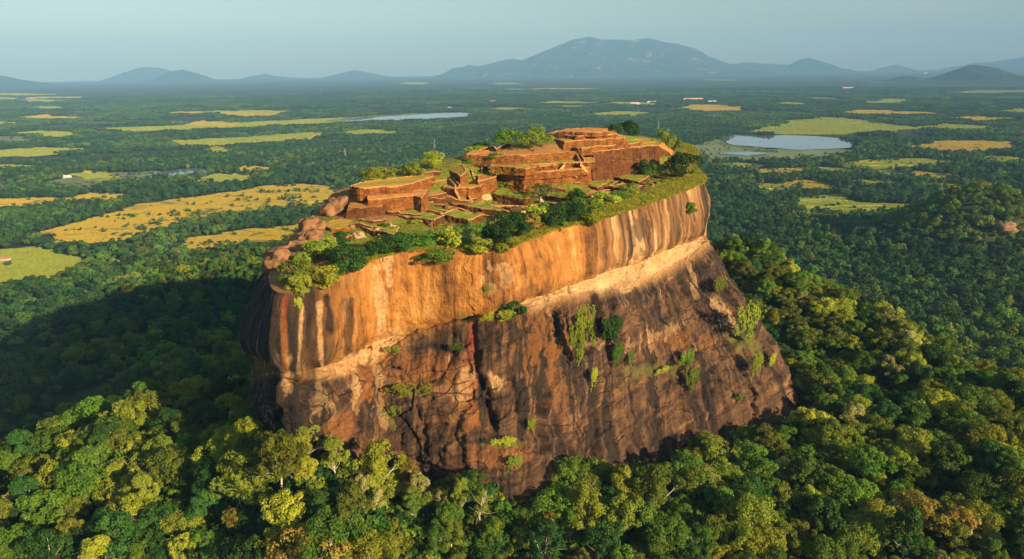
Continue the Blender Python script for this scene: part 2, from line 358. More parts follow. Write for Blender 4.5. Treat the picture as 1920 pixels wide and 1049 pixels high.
az = np.concatenate([np.linspace(-180, -48, 60, endpoint=False), np.linspace(-48, 48, 640, endpoint=False), np.linspace(48, 180, 60, endpoint=False)])
rr = np.concatenate([np.linspace(0.1, 100, 12, endpoint=False), np.linspace(100, 520, 170, endpoint=False), np.geomspace(520, 30000, 190)])
A, RR = np.meshgrid(np.radians(az), rr)
gx, gy = np.sin(A) * RR, np.cos(A) * RR
gz = H(gx, gy)
FIELDS = []      # polygons (world) kept clear of trees
tag(link('ground', mesh('ground', np.stack([gx, gy, gz], -1).reshape(-1, 3), grid_faces(len(rr), len(az), True), GROUND, True)),
    'dark forest floor of the hill and the wide plain', 'ground', kind='structure')

FMAT = []
def sheet(name, P, mat, zoff, n=46, kind='structure', label=None, cat='field', wob=0.10):
    """An open patch of ground lying on the plain, its outline given at its real place."""
    P = np.asarray(P, float); Q = []
    for i in range(len(P)):
        a, b = P[i], P[(i + 1) % len(P)]; t = np.linspace(0, 1, 9)[:-1, None]; Q.append(a + (b - a) * t)
    Q = np.concatenate(Q); c = Q.mean(0); s = np.ptp(Q, axis=0)
    Q = Q + np.stack([fbm(Q[:, 0] * 6 / s[0], Q[:, 1] * 6 / s[1], 0, 4, 31), fbm(Q[:, 0] * 6 / s[0], Q[:, 1] * 6 / s[1], 0, 4, 57)], 1) * s * wob
    t = np.linspace(0, 1, 26)[:, None, None]; V = c + (Q[None] - c) * t
    z = H(V[..., 0], V[..., 1]) + zoff
    o = link(name, mesh(name, np.concatenate([V, z[..., None]], -1).reshape(-1, 3), grid_faces(26, len(Q), True), mat, True))
    FIELDS.append(Q); FMAT.append(mat); tag(o, label, cat, kind=kind); return o
def poly(pts, z=2.0): return [W(a, b, z)[:2] for a, b in pts]
GF = [
 ([(300,384),(420,364),(520,350),(600,345),(640,352),(640,378),(590,398),(520,402),(450,410),(380,420),(310,446),(230,456),(120,460),(50,446),(110,428),(220,404)], GOLDFIELD, 'broad golden paddy field left of the rock'),
 ([(330,462),(420,445),(520,430),(600,418),(640,420),(600,440),(540,455),(450,466),(370,474)], GOLDFIELD, 'narrow golden paddy strip nearest the left of the rock'),
 ([(-40,480),(60,470),(140,488),(165,505),(140,530),(60,538),(-40,545)], GREENFIELD, 'green and gold field at the left edge'),
 ([(-60,375),(60,372),(150,374),(100,388),(-40,390)], GOLDFIELD, 'thin golden field at the far left'),
 ([(-40,283),(60,276),(170,276),(130,288),(0,292)], GREENFIELD, 'pale green field at the left horizon side'),
 ([(180,243),(300,238),(420,233),(560,224),(640,222),(600,236),(480,240),(320,248),(200,249)], GREENFIELD, 'long pale green field in the left distance'),
 ([(310,264),(420,262),(520,256),(620,250),(600,262),(460,270),(340,273)], GREENFIELD, 'dry green field below the long pale field'),
 ([(75,345),(150,332),(230,324),(290,322),(330,326),(300,338),(180,346)], WETFIELD, 'marshy meadow beside the small left lake'),
 ([(560,226),(680,219),(780,214),(890,213),(880,221),(760,226),(640,233)], WETFIELD, 'flooded pale flats left of the summit trees'),
 ([(1290,292),(1300,275),(1360,262),(1440,285),(1540,280),(1600,285),(1560,297),(1440,302),(1330,300)], WETFIELD, 'marsh in front of the right lake'),
 ([(1395,248),(1460,230),(1540,220),(1640,228),(1710,238),(1700,248),(1600,252),(1480,254)], GREENFIELD, 'green paddy beyond the right lake'),
 ([(1700,278),(1760,268),(1850,264),(1900,268),(1890,283),(1800,287),(1730,286)], GOLDFIELD, 'golden field at the right beyond the lake'),
 ([(1560,312),(1620,300),(1740,298),(1790,304),(1740,312),(1640,318)], GREENFIELD, 'green field right of the lake marsh'),
 ([(1400,328),(1430,318),(1500,316),(1520,322),(1460,330)], GOLDFIELD, 'small earth field below the marsh'),
 ([(1480,395),(1510,375),(1560,366),(1620,382),(1720,388),(1740,396),(1680,402),(1560,404)], GREENFIELD, 'clearing with golden strip right of the rock'),
 ([(1270,206),(1300,200),(1340,202),(1400,203),(1380,209),(1300,210)], GOLDFIELD, 'dry plot by the far village'),
 ([(1100,214),(1160,209),(1230,212),(1200,219),(1120,219)], GREENFIELD, 'green plot behind the peak'),
 ([(1610,196),(1660,186),(1700,188),(1690,196)], GREENFIELD, 'pale field in the far right'),
 ([(1760,176),(1830,170),(1940,168),(1940,176),(1830,178)], WETFIELD, 'pale flat by the dark conical hill'),
 ([(60,760),(150,730),(210,722),(200,745),(120,770)], SHADE_MEADOW, 'clearing in the shadow of the rock'),
 ([(1860,212),(1900,205),(1980,206),(1980,216)], GREENFIELD, 'pale field at the far right edge'),
 ([(1560,216),(1600,208),(1680,208),(1650,218)], GOLDFIELD, 'brown earth plot behind the lake paddy'),
]
for i, (a, b, w, h, g, lb) in enumerate([(1560, 236, 60, 5, 1, 'small plot left of the far right edge'), (1800, 238, 80, 6, 1, 'long plot near the right edge beyond the lake'), (1880, 300, 50, 6, 1, 'small plot at the right edge below the golden field'), (1390, 312, 50, 5, 1, 'thin green plot below the marsh'),
        (1720, 214, 60, 4, 0, 'thin dry plot in the right distance'), (1480, 196, 40, 3, 1, 'faint plot beyond the village'), (960, 206, 50, 3, 1, 'faint plot behind the summit trees'), (700, 250, 60, 5, 1, 'green plot right of the dry field'), (90, 252, 60, 4, 1, 'faint plot on the far left plain'), (480, 318, 40, 5, 0, 'small gold plot above the golden field'),
        (200, 372, 60, 8, 0, 'gold plot left of the golden field'), (1640, 345, 60, 6, 1, 'green plot above the clearing'), (1780, 350, 40, 5, 0, 'small gold plot by the knoll'), (40, 312, 60, 5, 1, 'dull green plot at the left edge')]):
    GF.append(([(a - w, b), (a - w * .5, b - h), (a + w * .3, b - h * .8), (a + w, b - h * .1), (a + w * .5, b + h * .8), (a - w * .4, b + h)], GREENFIELD if g else GOLDFIELD, lb))
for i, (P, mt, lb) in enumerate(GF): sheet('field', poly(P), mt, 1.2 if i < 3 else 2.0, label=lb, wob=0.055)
_r = np.random.default_rng(5)
for i in range(60):
    a, b = _r.uniform(-20, 1940), 150 + 215 * _r.uniform() ** 1.1 + 0.0; a2 = a
    if 480 < a < 1350 and b > 225: continue
    w = _r.uniform(25, 75); h = (b - 128) * _r.uniform(0.02, 0.055); P = [(a - w, b + _r.uniform(-.5, .5) * h), (a - w * .5, b - h), (a + w * .3, b - h * .7), (a + w, b + _r.uniform(-.5, .5) * h), (a + w * .5, b + h), (a - w * .4, b + h * .8)]
    sheet('field', poly(P), [GREENFIELD, GREENFIELD, WETFIELD, GOLDFIELD][i % 4], 1.6, wob=0.08)
LK = [([(1340,261),(1372,255),(1440,256),(1520,258),(1580,262),(1605,272),(1590,280),(1500,284),(1430,282),(1375,275)], 'bright lake right of the summit'),
      ([(262,337),(300,325),(340,319),(380,318),(398,325),(360,331),(310,334)], 'small bright lake on the left plain'),
      ([(640,231),(720,222),(800,216),(875,214),(890,219),(800,225),(720,230)], 'thin sheet of water in the left distance'),
      ([(1340,292),(1400,289),(1450,290),(1400,296)], 'sliver of water in the right marsh')]
for P, lb in LK: sheet('lake', poly(P), WATER, 3.6, label=lb, cat='lake', wob=0.03)
#@@SECTION rock
# ------------------------------------------------------------------ the rock: stations round the rim, each with a profile from rim to foot
AX = np.array([0.64, 0.768, 0]); NX = np.array([0.768, -0.64, 0])
FRONT = [  # rim (px,py,z)   lip of the overhang   lower edge of pale band   foot       how far the foot steps forward
    ((520, 548, 193), (530, 690), (532, 706), (540, 800), 3),
    ((600, 530, 193), (592, 688), (592, 712), (600, 812), 7),
    ((690, 487, 193), (690, 655), (690, 688), (690, 850), 14),
    ((770, 470, 193.5), (775, 618), (775, 632), (775, 880), 22),
    ((850, 468, 193.5), (850, 600), (850, 606), (850, 890), 28),
    ((920, 466, 193.5), (922, 586), (922, 591), (925, 905), 32),
    ((985, 450, 194), (1000, 560), (1000, 574), (1010, 920), 38),
    ((1050, 426, 194), (1060, 538), (1062, 552), (1085, 920), 42),
    ((1130, 408, 194.5), (1132, 512), (1134, 542), (1180, 905), 45),
    ((1200, 385, 195), (1204, 488), (1208, 522), (1285, 868), 47),
    ((1262, 364, 195.5), (1264, 463), (1272, 490), (1390, 812), 50),
    ((1305, 347, 196), (1314, 446), (1318, 458), (1490, 760), 48)]
SIDE = [  # px,py,z of rim | outward steps at mid, lip, band, foot | z of lip, band, foot     (right end, back, left end)
    ((1318, 335, 196.5), (4.5, 3, 4, 44), (168, 164, 96)),
    ((1301, 312, 199), (4, 4, 5, 30), (168, 160, 96)),
    None, None, None,
    ((655, 350, 203), (4, 6, 7, 14), (165, 150, 58)),
    ((608, 385, 198), (3, 6, 7, 10), (165, 150, 75)),
    ((560, 428, 196), (4, 8, 8, 8), (168, 152, 95)),
    ((508, 498, 193), (5.5, 9, 8.5, 7), (170, 155, 120))]
BACK = [((108, 448, 204), (4, 5, 6, 18), (170, 155, 90)), ((52, 432, 212), (3, 4, 5, 14), (175, 150, 70)), ((-25, 378, 206), (3, 4, 5, 14), (170, 150, 60))]
rims, profs = [], []
for rim, lip, band, base, b in FRONT:
    r = W(*rim); rims.append(r); profs.append((D(*lip, r[1] - 1.0), D(*band, r[1] - 3.0), D(*base, r[1] - b)))
bi = 0
for s in SIDE:
    if s is None:
        r, o, zz = BACK[bi]; bi += 1; r = np.array(r, float)
    else: r = W(*s[0]); o, zz = s[1], s[2]
    rims.append(r); profs.append((o, zz))
rims = np.array(rims); NS = len(rims)
out = np.zeros_like(rims)
for i in range(NS):
    t = rims[(i + 1) % NS] - rims[i - 1]; o = np.array([t[1], -t[0], 0]); out[i] = o / np.linalg.norm(o)
K = np.zeros((NS, 9, 3))
for i in range(NS):
    r, o, p = rims[i], out[i], profs[i]
    if len(p) == 3:
        lip, band, base = p
        # keep the profile in the plane across the face
        K[i] = [r, r * 0.62 + lip * 0.38 + o * 1.6, r * 0.2 + lip * 0.8 + o * 2.0, lip, lip - o * (0.25 if i == 0 else 0.7 if i == 1 else 1.8) + np.array([0, 0, -0.5]), band + (o * 1.2 if i == 0 else 0),
                band * 0.5 + base * 0.5 + o * 1.0, base, base + o * 5 - np.array([0, 0, 28.0])]
    else:
        (m_, l_, b_, f_), (zl, zb, zf) = p; z = lambda d, zz: np.array([r[0] + o[0] * d, r[1] + o[1] * d, zz])
        K[i] = [r, z(m_, r[2] * 0.62 + zl * 0.38), z(l_ * 1.02, r[2] * 0.2 + zl * 0.8), z(l_, zl), z(l_ - 0.1, zl - 2.5), z(b_, zb), z(b_ * 0.45 + f_ * 0.55, zb * 0.5 + zf * 0.5), z(f_, zf), z(f_ + 4, zf - 28)]
FOOT = K[:, 7, :2].copy(); RIM = rims[:, :2].copy()
def cr(P, t):      # closed Catmull-Rom through stations
    i = np.floor(t).astype(int); f = (t - i).reshape((-1,) + (1,) * (P.ndim - 1)); n = len(P)
    a, b, c, d = P[(i - 1) % n], P[i % n], P[(i + 1) % n], P[(i + 2) % n]
    return 0.5 * (2 * b + (c - a) * f + (2 * a - 5 * b + 4 * c - d) * f ** 2 + (3 * b - a - 3 * c + d) * f ** 3)
ts = []
for i in range(NS):
    L = max(np.linalg.norm(rims[(i + 1) % NS] - rims[i]), np.linalg.norm(K[(i + 1) % NS, 7] - K[i, 7]))
    fr = i <= 12 or i >= NS - 3
    ts.append(i + np.linspace(0, 1, max(6, int(L / (0.26 if fr else 1.6))), endpoint=False))
ts = np.concatenate(ts); KK = cr(K, ts); NU = len(ts)
vs = np.concatenate([np.linspace(0, 1, 26, endpoint=False), np.linspace(1, 2, 20, endpoint=False), np.linspace(2, 3, 14, endpoint=False), np.linspace(3, 4, 7, endpoint=False),
                     np.linspace(4, 5, 16, endpoint=False), np.linspace(5, 6, 70, endpoint=False), np.linspace(6, 7, 76, endpoint=False), np.linspace(7, 8, 20)])
def profile(KK, v):   # cardinal spline down the profile, with a hard corner at the lip
    i = min(int(v), 7); f = v - i; n = KK.shape[1]
    a, b, c, d = KK[:, max(i - 1, 0)], KK[:, i], KK[:, i + 1], KK[:, min(i + 2, n - 1)]
    hard = 3 <= i <= 4
    t1 = (c - b) if hard or i in (0, 5) else 0.5 * (c - a); t2 = (c - b) if hard or i in (2, 7) else 0.5 * (d - b)
    return (2 * f ** 3 - 3 * f ** 2 + 1) * b + (f ** 3 - 2 * f ** 2 + f) * t1 + (-2 * f ** 3 + 3 * f ** 2) * c + (f ** 3 - f ** 2) * t2
Pm = np.stack([profile(KK, v) for v in vs])            # (NV, NU, 3)
NV = len(vs)
Vc = np.repeat(vs[:, None], NU, 1); Tc = np.repeat(ts[None], NV, 0)
# lengths along the rim, used for streaks
mid = KK[:, 3]; ul = np.concatenate([[0], np.cumsum(np.linalg.norm(np.diff(mid[:, :2], axis=0), axis=1))]); Uc = np.repeat(ul[None], NV, 0)
def normals(P):
    du = np.roll(P, -1, 1) - np.roll(P, 1, 1); dv = np.gradient(P, axis=0); n = np.cross(dv, du); n /= np.linalg.norm(n, axis=2, keepdims=True) + 1e-9
    return n
N = normals(Pm)
flip = np.sign((N * np.repeat(cr(out, ts)[None], NV, 0)).sum(2).mean()); N *= flip
x, y, z = Pm[..., 0], Pm[..., 1], Pm[..., 2]
up_m = 1 - sstep(2.9, 3.1, Vc); sl_m = sstep(4.7, 5.2, Vc); bd_m = sstep(2.95, 3.2, Vc) * (1 - sstep(4.9, 5.15, Vc))
edge = sstep(0, 0.15, Vc)
d = up_m * edge * (fbm(Uc * 0.10, z * 0.012, 0, 3, 1) * 1.0 + fbm(Uc * 0.22, z * 0.03, 0, 4, 2) * 0.45 * (0.6 + 0.8 * fbm(Uc * .05, 0 * z, 0, 2, 19)) + fbm(x * .22, y * .22, z * .22, 5, 3) * 0.45)
rid = 1 - np.abs(fbm(x * .05, y * .05, z * .05, 4, 11)); blk = np.round(fbm(Uc * 0.05, z * 0.05 + Uc * .012, 0, 2, 12) * 3) / 3
dgz = z - 0.16 * Uc
d += sl_m * (fbm(x * .035, y * .035, z * .035, 4, 4) * 2.2 + blk * 0.9 + fbm(Uc * .06, dgz * .30, 0, 4, 6) * 0.75 + fbm(x * .3, y * .3, z * .3, 4, 5) * 0.5 + np.abs(fbm(Uc * .16, dgz * .5, 0, 3, 15)) * 0.6 + fbm(Uc * 0.30, z * 0.03, 0, 3, 8) * 0.5)
def slabs(n, su, sz, amp, tilt, seed, u0=0.0):
    # broken plates: each cell of the face is set a little in or out and tipped, so that sharp steps run between them
    r = np.random.default_rng(seed); cu = r.uniform(Uc.min(), Uc.max(), n); cz = r.uniform(55, 196, n); of = r.uniform(-1, 1, n) * amp; ta, tb = r.normal(size=n) * tilt, r.normal(size=n) * tilt
    wu = Uc + fbm(Uc * .08, z * .08, 0, 4, seed) * 4.5; wz = z - 0.18 * Uc + 0.18 * 100 + fbm(Uc * .08, z * .08, 5, 4, seed + 1) * 3.5
    best = np.full(Uc.shape, 1e9); sec = np.full(Uc.shape, 1e9); o_ = np.zeros(Uc.shape)
    for i in range(n):
        dd = ((wu - cu[i]) / su) ** 2 + ((wz - (cz[i] - 0.18 * cu[i] + 18)) / sz) ** 2; m_ = dd < best
        sec = np.where(m_, best, np.minimum(sec, dd)); best = np.where(m_, dd, best); o_ = np.where(m_, of[i] + ta[i] * (Uc - cu[i]) + tb[i] * (z - cz[i]), o_)
    global joint; joint = np.exp(-((np.sqrt(sec) - np.sqrt(best)) / 0.5) ** 2)
    return np.clip(o_, -3, 3)
_big = slabs(150, 1.0, 0.8, 1.0, 0.045, 801); jm = joint * (0.35 + 0.65 * sstep(-0.2, 0.5, fbm(Uc * .06, z * .06, 0, 3, 44)))
d += sl_m * sstep(5.0, 5.3, Vc) * (_big - 0.7 * jm + 0.5 * slabs(420, 1.0, 1.7, 0.5, 0.05, 802)) + up_m * edge * sstep(0.2, 0.6, Vc) * 0.45 * slabs(160, 1.0, 2.2, 0.5, 0.02, 803) + bd_m * 0.6 * slabs(420, 1.0, 1.0, 0.5, 0.05, 804)
d += bd_m * (fbm(x * .25, y * .25, z * .5, 4, 7) * 0.5)
# cracks, niches and steps seen on the face (given as lines on the face, carved in)
px, py, pf = pix(Pm)
front = (Tc < 12.6) | (Tc > NS - 2.0)
def carve(line, w, depth):
    global d
    m = np.exp(-(segdist(px, py, line) / w) ** 2) * front * (pf > 0); d = d - m * depth * (0.65 + 0.5 * fbm(Uc * .35, z * .3, 0, 3, 27))
def swell(cx, cy, rx, ry, h):
    global d
    d = d + h * np.exp(-((px - cx) / rx) ** 2 - ((py - cy) / ry) ** 2) * front
CR = [([(1113, 552), (1120, 590), (1134, 640), (1150, 690)], 6, 4.0), ([(887, 610), (890, 660), (897, 700), (905, 740), (925, 780), (935, 800)], 6, 3.2),
      ([(905, 720), (918, 770), (935, 800)], 8, 4.0), ([(962, 705), (972, 745), (968, 765)], 7, 4.0), ([(1010, 720), (1030, 770), (1052, 820), (1058, 880)], 7, 3.0),
      ([(610, 560), (617, 590), (620, 622)], 7, 2.8), ([(655, 580), (653, 630), (650, 662)], 5, 1.6), ([(565, 560), (570, 640), (572, 730)], 6, 1.5),
      ([(690, 700), (720, 760), (745, 800)], 4, 1.6), ([(780, 760), (800, 800), (810, 850)], 5, 1.2), ([(1200, 700), (1230, 770), (1240, 800)], 5, 1.6),
      ([(1330, 560), (1375, 620)], 6, 2.2), ([(1285, 470), (1302, 520), (1310, 560), (1316, 640)], 5, 1.6), ([(1120, 760), (1112, 830), (1118, 890)], 9, 1.8),
      ([(880, 640), (850, 655), (810, 662)], 5, 1.6), ([(700, 690), (740, 650), (790, 632)], 4, 1.2), ([(860, 606), (900, 600), (960, 588)], 5, 2.0),
      ([(1230, 690), (1330, 650), (1380, 640)], 5, 1.5), ([(1180, 730), (1290, 700), (1390, 690)], 6, 1.2), ([(1000, 640), (1090, 610), (1110, 600)], 4, 0.9)]
for l_, w_, dp in CR: carve(l_, w_, dp)
swell(1180, 600, 60, 50, 1.8); swell(940, 745, 20, 30, 1.8); swell(1330, 600, 30, 45, 2.0); swell(1310, 690, 55, 35, 1.8); swell(800, 720, 60, 40, 1.5); swell(480, 640, 30, 60, 1.5); swell(500, 745, 25, 40, 1.5); swell(640, 750, 40, 35, 1.5)
lean = d[..., None] * N
Pm = Pm + lean
px, py, pf = pix(Pm)
def spot(cx, cy, rx, ry, s=0, rough=0.55, ang=0.0):
    c, q = math.cos(ang), math.sin(ang); dx, dy = px - cx, py - cy
    e = np.hypot((dx * c + dy * q) / rx, (-dx * q + dy * c) / ry) + rough * fbm(Uc * 0.4, z * 0.25, 0, 4, 40 + s)
    return (1 - sstep(0.7, 1.15, e)) * front
def stroke(line, w, s=0, rough=0.5):
    e = segdist(px, py, line) / w + rough * fbm(Uc * 0.5, z * 0.2, 0, 4, 70 + s)
    return (1 - sstep(0.6, 1.2, e)) * front
mx = lambda *a: np.clip(np.maximum.reduce(a), 0, 1)
stripe = sstep(7.0, 8.6, Tc) * (1 - sstep(13, 15, Tc)) * up_m + 0.30 * (1 - sstep(0.4, 2.2, Tc)) * up_m
lf = np.where(Tc > NS / 2 + 3, Tc - NS, Tc)          # left end counts down from zero
dark = (1 - sstep(0.45, 1.7, lf + 0.45 * fbm(Uc * .2, z * .02, 0, 3, 90))) * (1 - 0.3 * bd_m)  # dark streaked stone of the left end; its unlit side is painted in too
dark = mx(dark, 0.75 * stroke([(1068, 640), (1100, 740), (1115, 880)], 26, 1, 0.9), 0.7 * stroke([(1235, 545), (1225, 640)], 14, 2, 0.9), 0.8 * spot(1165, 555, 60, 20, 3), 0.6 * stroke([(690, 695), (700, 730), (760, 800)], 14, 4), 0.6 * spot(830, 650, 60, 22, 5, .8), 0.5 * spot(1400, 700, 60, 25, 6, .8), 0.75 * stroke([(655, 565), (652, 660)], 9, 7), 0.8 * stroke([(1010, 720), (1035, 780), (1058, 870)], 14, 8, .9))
orange = mx(0.75 * stroke([(690, 690), (680, 740)], 16, 9), 0.7 * stroke([(880, 690), (880, 790)], 18, 10, .8), 0.55 * spot(640, 800, 30, 25, 11), 0.6 * spot(1010, 640, 50, 50, 12, .9), 0.75 * stroke([(530, 560), (533, 640), (540, 720)], 6, 13), 0.5 * stroke([(1035, 700), (1050, 780)], 16, 14, .9), 0.7 * spot(950, 430, 40, 30, 15), 0.5 * spot(780, 700, 80, 30, 16, 1.0), 0.5 * spot(940, 850, 60, 20, 17, .8), 0.4 * spot(1280, 640, 60, 15, 18, .9))
orange = 0.72 * orange; orange = mx(orange, 0.5 * (1 - sstep(0.02, 0.22, Vc + 0.12 * fbm(Uc * .2, z * .1, 0, 3, 33))) * (1 - sstep(6.0, 7.0, Tc)) * (Tc > 1))
red = mx(0.55 * stroke([(884, 615), (886, 665)], 9, 20, .4), 0.5 * stroke([(533, 560), (534, 620)], 5, 21), 0.35 * stroke([(885, 690), (880, 760)], 8, 22))
bdv = bd_m * sstep(3.15, 3.5, Vc)
pale = mx(bdv * np.clip(0.55 * sstep(0.7, 1.2, Tc) * (1 - sstep(1.5, 2.3, Tc + 0.8 * fbm(Uc * .3, z * .3, 0, 3, 71))) + sstep(5.6, 6.0, Tc) * (1 - sstep(11.2, 11.6, Tc)), 0, 1),
          0.8 * stroke([(640, 690), (700, 660), (745, 632)], 15, 23), 0.6 * stroke([(666, 690), (668, 770)], 9, 24, 1.2), 0.7 * stroke([(597, 570), (600, 640), (605, 690)], 6, 25), 0.75 * stroke([(705, 500), (714, 560), (716, 620)], 8, 26, .7), 0.8 * stroke([(726, 480), (730, 530)], 8, 27, .8),
          0.7 * stroke([(1170, 540), (1290, 470)], 10, 28, .4), 0.75 * spot(928, 715, 12, 16, 29), 0.5 * stroke([(710, 690), (716, 790)], 10, 30, .8), 0.45 * spot(940, 520, 30, 25, 31, .9), 0.4 * stroke([(868, 690), (874, 750)], 14, 32, 1.4), 0.5 * stroke([(1285, 480), (1300, 520), (1303, 560)], 6, 33, 1.2), 0.45 * stroke([(1340, 570), (1372, 610)], 9, 34, 1.3), 0.5 * spot(1120, 645, 30, 8, 35, .9), 0.35 * stroke([(1180, 650), (1270, 615)], 9, 36, 1.6), 0.35 * stroke([(600, 720), (606, 770)], 14, 37, 1.4), 0.5 * spot(540, 700, 10, 30, 38, .8), 0.7 * stroke([(567, 570), (563, 640), (560, 700)], 3, 39, .7))
black = mx(0.9 * stroke([(1114, 556), (1122, 600), (1130, 625)], 6, 41, .3), 0.85 * stroke([(903, 712), (912, 745), (920, 770), (933, 798)], 7, 42, 1.1), 0.85 * stroke([(963, 708), (972, 750)], 6, 43), 0.9 * stroke([(612, 560), (617, 590), (619, 620)], 8, 44, .4), 0.8 * stroke([(893, 690), (898, 720)], 6, 45), 0.6 * stroke([(1115, 720), (1112, 830)], 7, 46, .9), 0.6 * spot(1200, 440, 18, 34, 47, .9), 0.5 * stroke([(585, 560), (582, 700), (580, 760)], 12, 48, .7), 0.5 * stroke([(550, 560), (552, 700), (556, 780)], 10, 49, .7), 0.6 * stroke([(1030, 740), (1056, 860)], 6, 50, .9))  # crack and recess shade painted black along the carved lines, with black streaks
black = mx(black, 0.6 * jm * sl_m)
grass = mx(0.8 * spot(770, 735, 38, 7, 51), 0.7 * spot(945, 832, 36, 8, 52), 0.5 * stroke([(1180, 700), (1240, 690), (1290, 700)], 10, 53, .9), 0.5 * stroke([(715, 770), (740, 800)], 7, 54), 0.7 * spot(930, 598, 30, 8, 55), 0.6 * spot(1395, 640, 26, 26, 56, .8), 0.5 * stroke([(860, 590), (900, 600)], 5, 57))
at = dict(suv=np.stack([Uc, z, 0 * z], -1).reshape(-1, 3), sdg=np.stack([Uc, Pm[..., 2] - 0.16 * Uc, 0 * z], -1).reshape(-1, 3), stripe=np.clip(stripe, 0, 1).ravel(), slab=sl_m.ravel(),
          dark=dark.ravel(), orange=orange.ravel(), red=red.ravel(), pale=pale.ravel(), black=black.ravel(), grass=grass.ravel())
rock = link('rock_monolith', None, loc=(20, 300, 110)); rock.empty_display_size = 20
tag(rock, 'huge flat-topped rock of orange and dark streaked stone rising out of the forest', 'rock')
def child(o, root): o.parent = root; o.matrix_parent_inverse = Matrix.Translation(-Vector(root.location)); return o
f = grid_faces(NV, NU, True)
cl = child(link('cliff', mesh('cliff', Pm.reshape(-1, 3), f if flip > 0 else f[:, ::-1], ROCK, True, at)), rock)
# summit ground inside the rim
summit_pts = [(640, 458, 194.2), (700, 440, 195), (760, 425, 196), (820, 405, 196.5), (870, 425, 195), (900, 400, 195), (960, 400, 195.5), (1060, 380, 196.5), (1130, 358, 196.8), (1200, 348, 197.2), (1270, 340, 197),
    (1180, 330, 198), (1100, 347, 197.5), (1000, 368, 197.3), (590, 450, 196), (640, 425, 196.5), (680, 418, 197.5), (735, 402, 198), (800, 372, 200), (860, 375, 199), (905, 366, 198.5), (940, 392, 194.6), (975, 394, 195), (880, 318, 207.5), (895, 345, 202.5),  (720, 350, 203.5),
    (700, 342, 205.5), (800, 330, 207), (850, 322, 207.5), (900, 318, 207), (935, 345, 201), (880, 295, 211.0), (930, 290, 212.5), (1000, 283, 213.5), (1060, 285, 212.5), (1060, 270, 215), (1120, 268, 214), (1200, 273, 211.5), (1240, 300, 204),
    (1120, 250, 216.5), (960, 275, 213.5), (1250, 290, 203)]
SP = [tuple(W(*s)) for s in summit_pts] + [tuple(r) for r in rims]
_S = TPS(SP, 0.004)
NR = 90
rimd = cr(rims, ts)[::3]; nr = len(rimd)
top = Pm[0][::3]
seg0, seg1 = np.array([-45, 250.]), np.array([72, 390.]); sv = seg1 - seg0
tt = np.clip(((rimd[:, :2] - seg0) @ sv) / (sv @ sv), 0, 1); cen = seg0 + tt[:, None] * sv
s_ = np.linspace(0, 1, NR) ** 1.15
SV = np.zeros((NR, nr, 3)); SV[..., :2] = top[None, :, :2] * (1 - s_[:, None, None]) + cen[None] * s_[:, None, None]
zs = _S(SV[..., 0], SV[..., 1]); w_ = sstep(0, 0.10, s_)[:, None]
SV[..., 2] = top[None, :, 2] * (1 - w_) + zs * w_ + fbm(SV[..., 0] * .12, SV[..., 1] * .12, 0, 4, 61) * 0.55 * w_
def SH(x_, y_): return float(_S(np.array([x_]), np.array([y_]))[0])
sx_, sy_, _ = pix(SV)
earth = sstep(0.2, 0.6, np.exp(-((sx_ - 690) / 90) ** 2 - ((sy_ - 375) / 40) ** 2) + np.exp(-((sx_ - 1010) / 90) ** 2 - ((sy_ - 285) / 14) ** 2) + 1.3 * np.exp(-((sx_ - 545) / 60) ** 2 - ((sy_ - 490) / 70) ** 2) + 0.5 * np.exp(-((sx_ - 850) / 60) ** 2 - ((sy_ - 370) / 16) ** 2))
earth = earth + (0.5 * (1 - sstep(.02, .10, s_)))[:, None] * (ts[::3] < 6.5)[None]
f = grid_faces(NR, nr, True)
child(link('summit_ground', mesh('summit_ground', SV.reshape(-1, 3), f[:, ::-1] if flip > 0 else f, SUMMIT, True, dict(earth=earth.ravel()))), rock)
_pz = Pm[::2, ::6]; _hh = H(_pz[..., 0], _pz[..., 1]); _below = (_pz[..., 2] < _hh + 0.5) & (vs[::2, None] > 5); _fi = np.where(_below.any(0), _below.argmax(0), len(_pz) - 1)
ROCKFOOT = _pz[_fi, np.arange(_pz.shape[1])][:, :2]
ROCKOUT = cr(K[:, 5], np.linspace(0, NS, 200, endpoint=False))[:, :2]
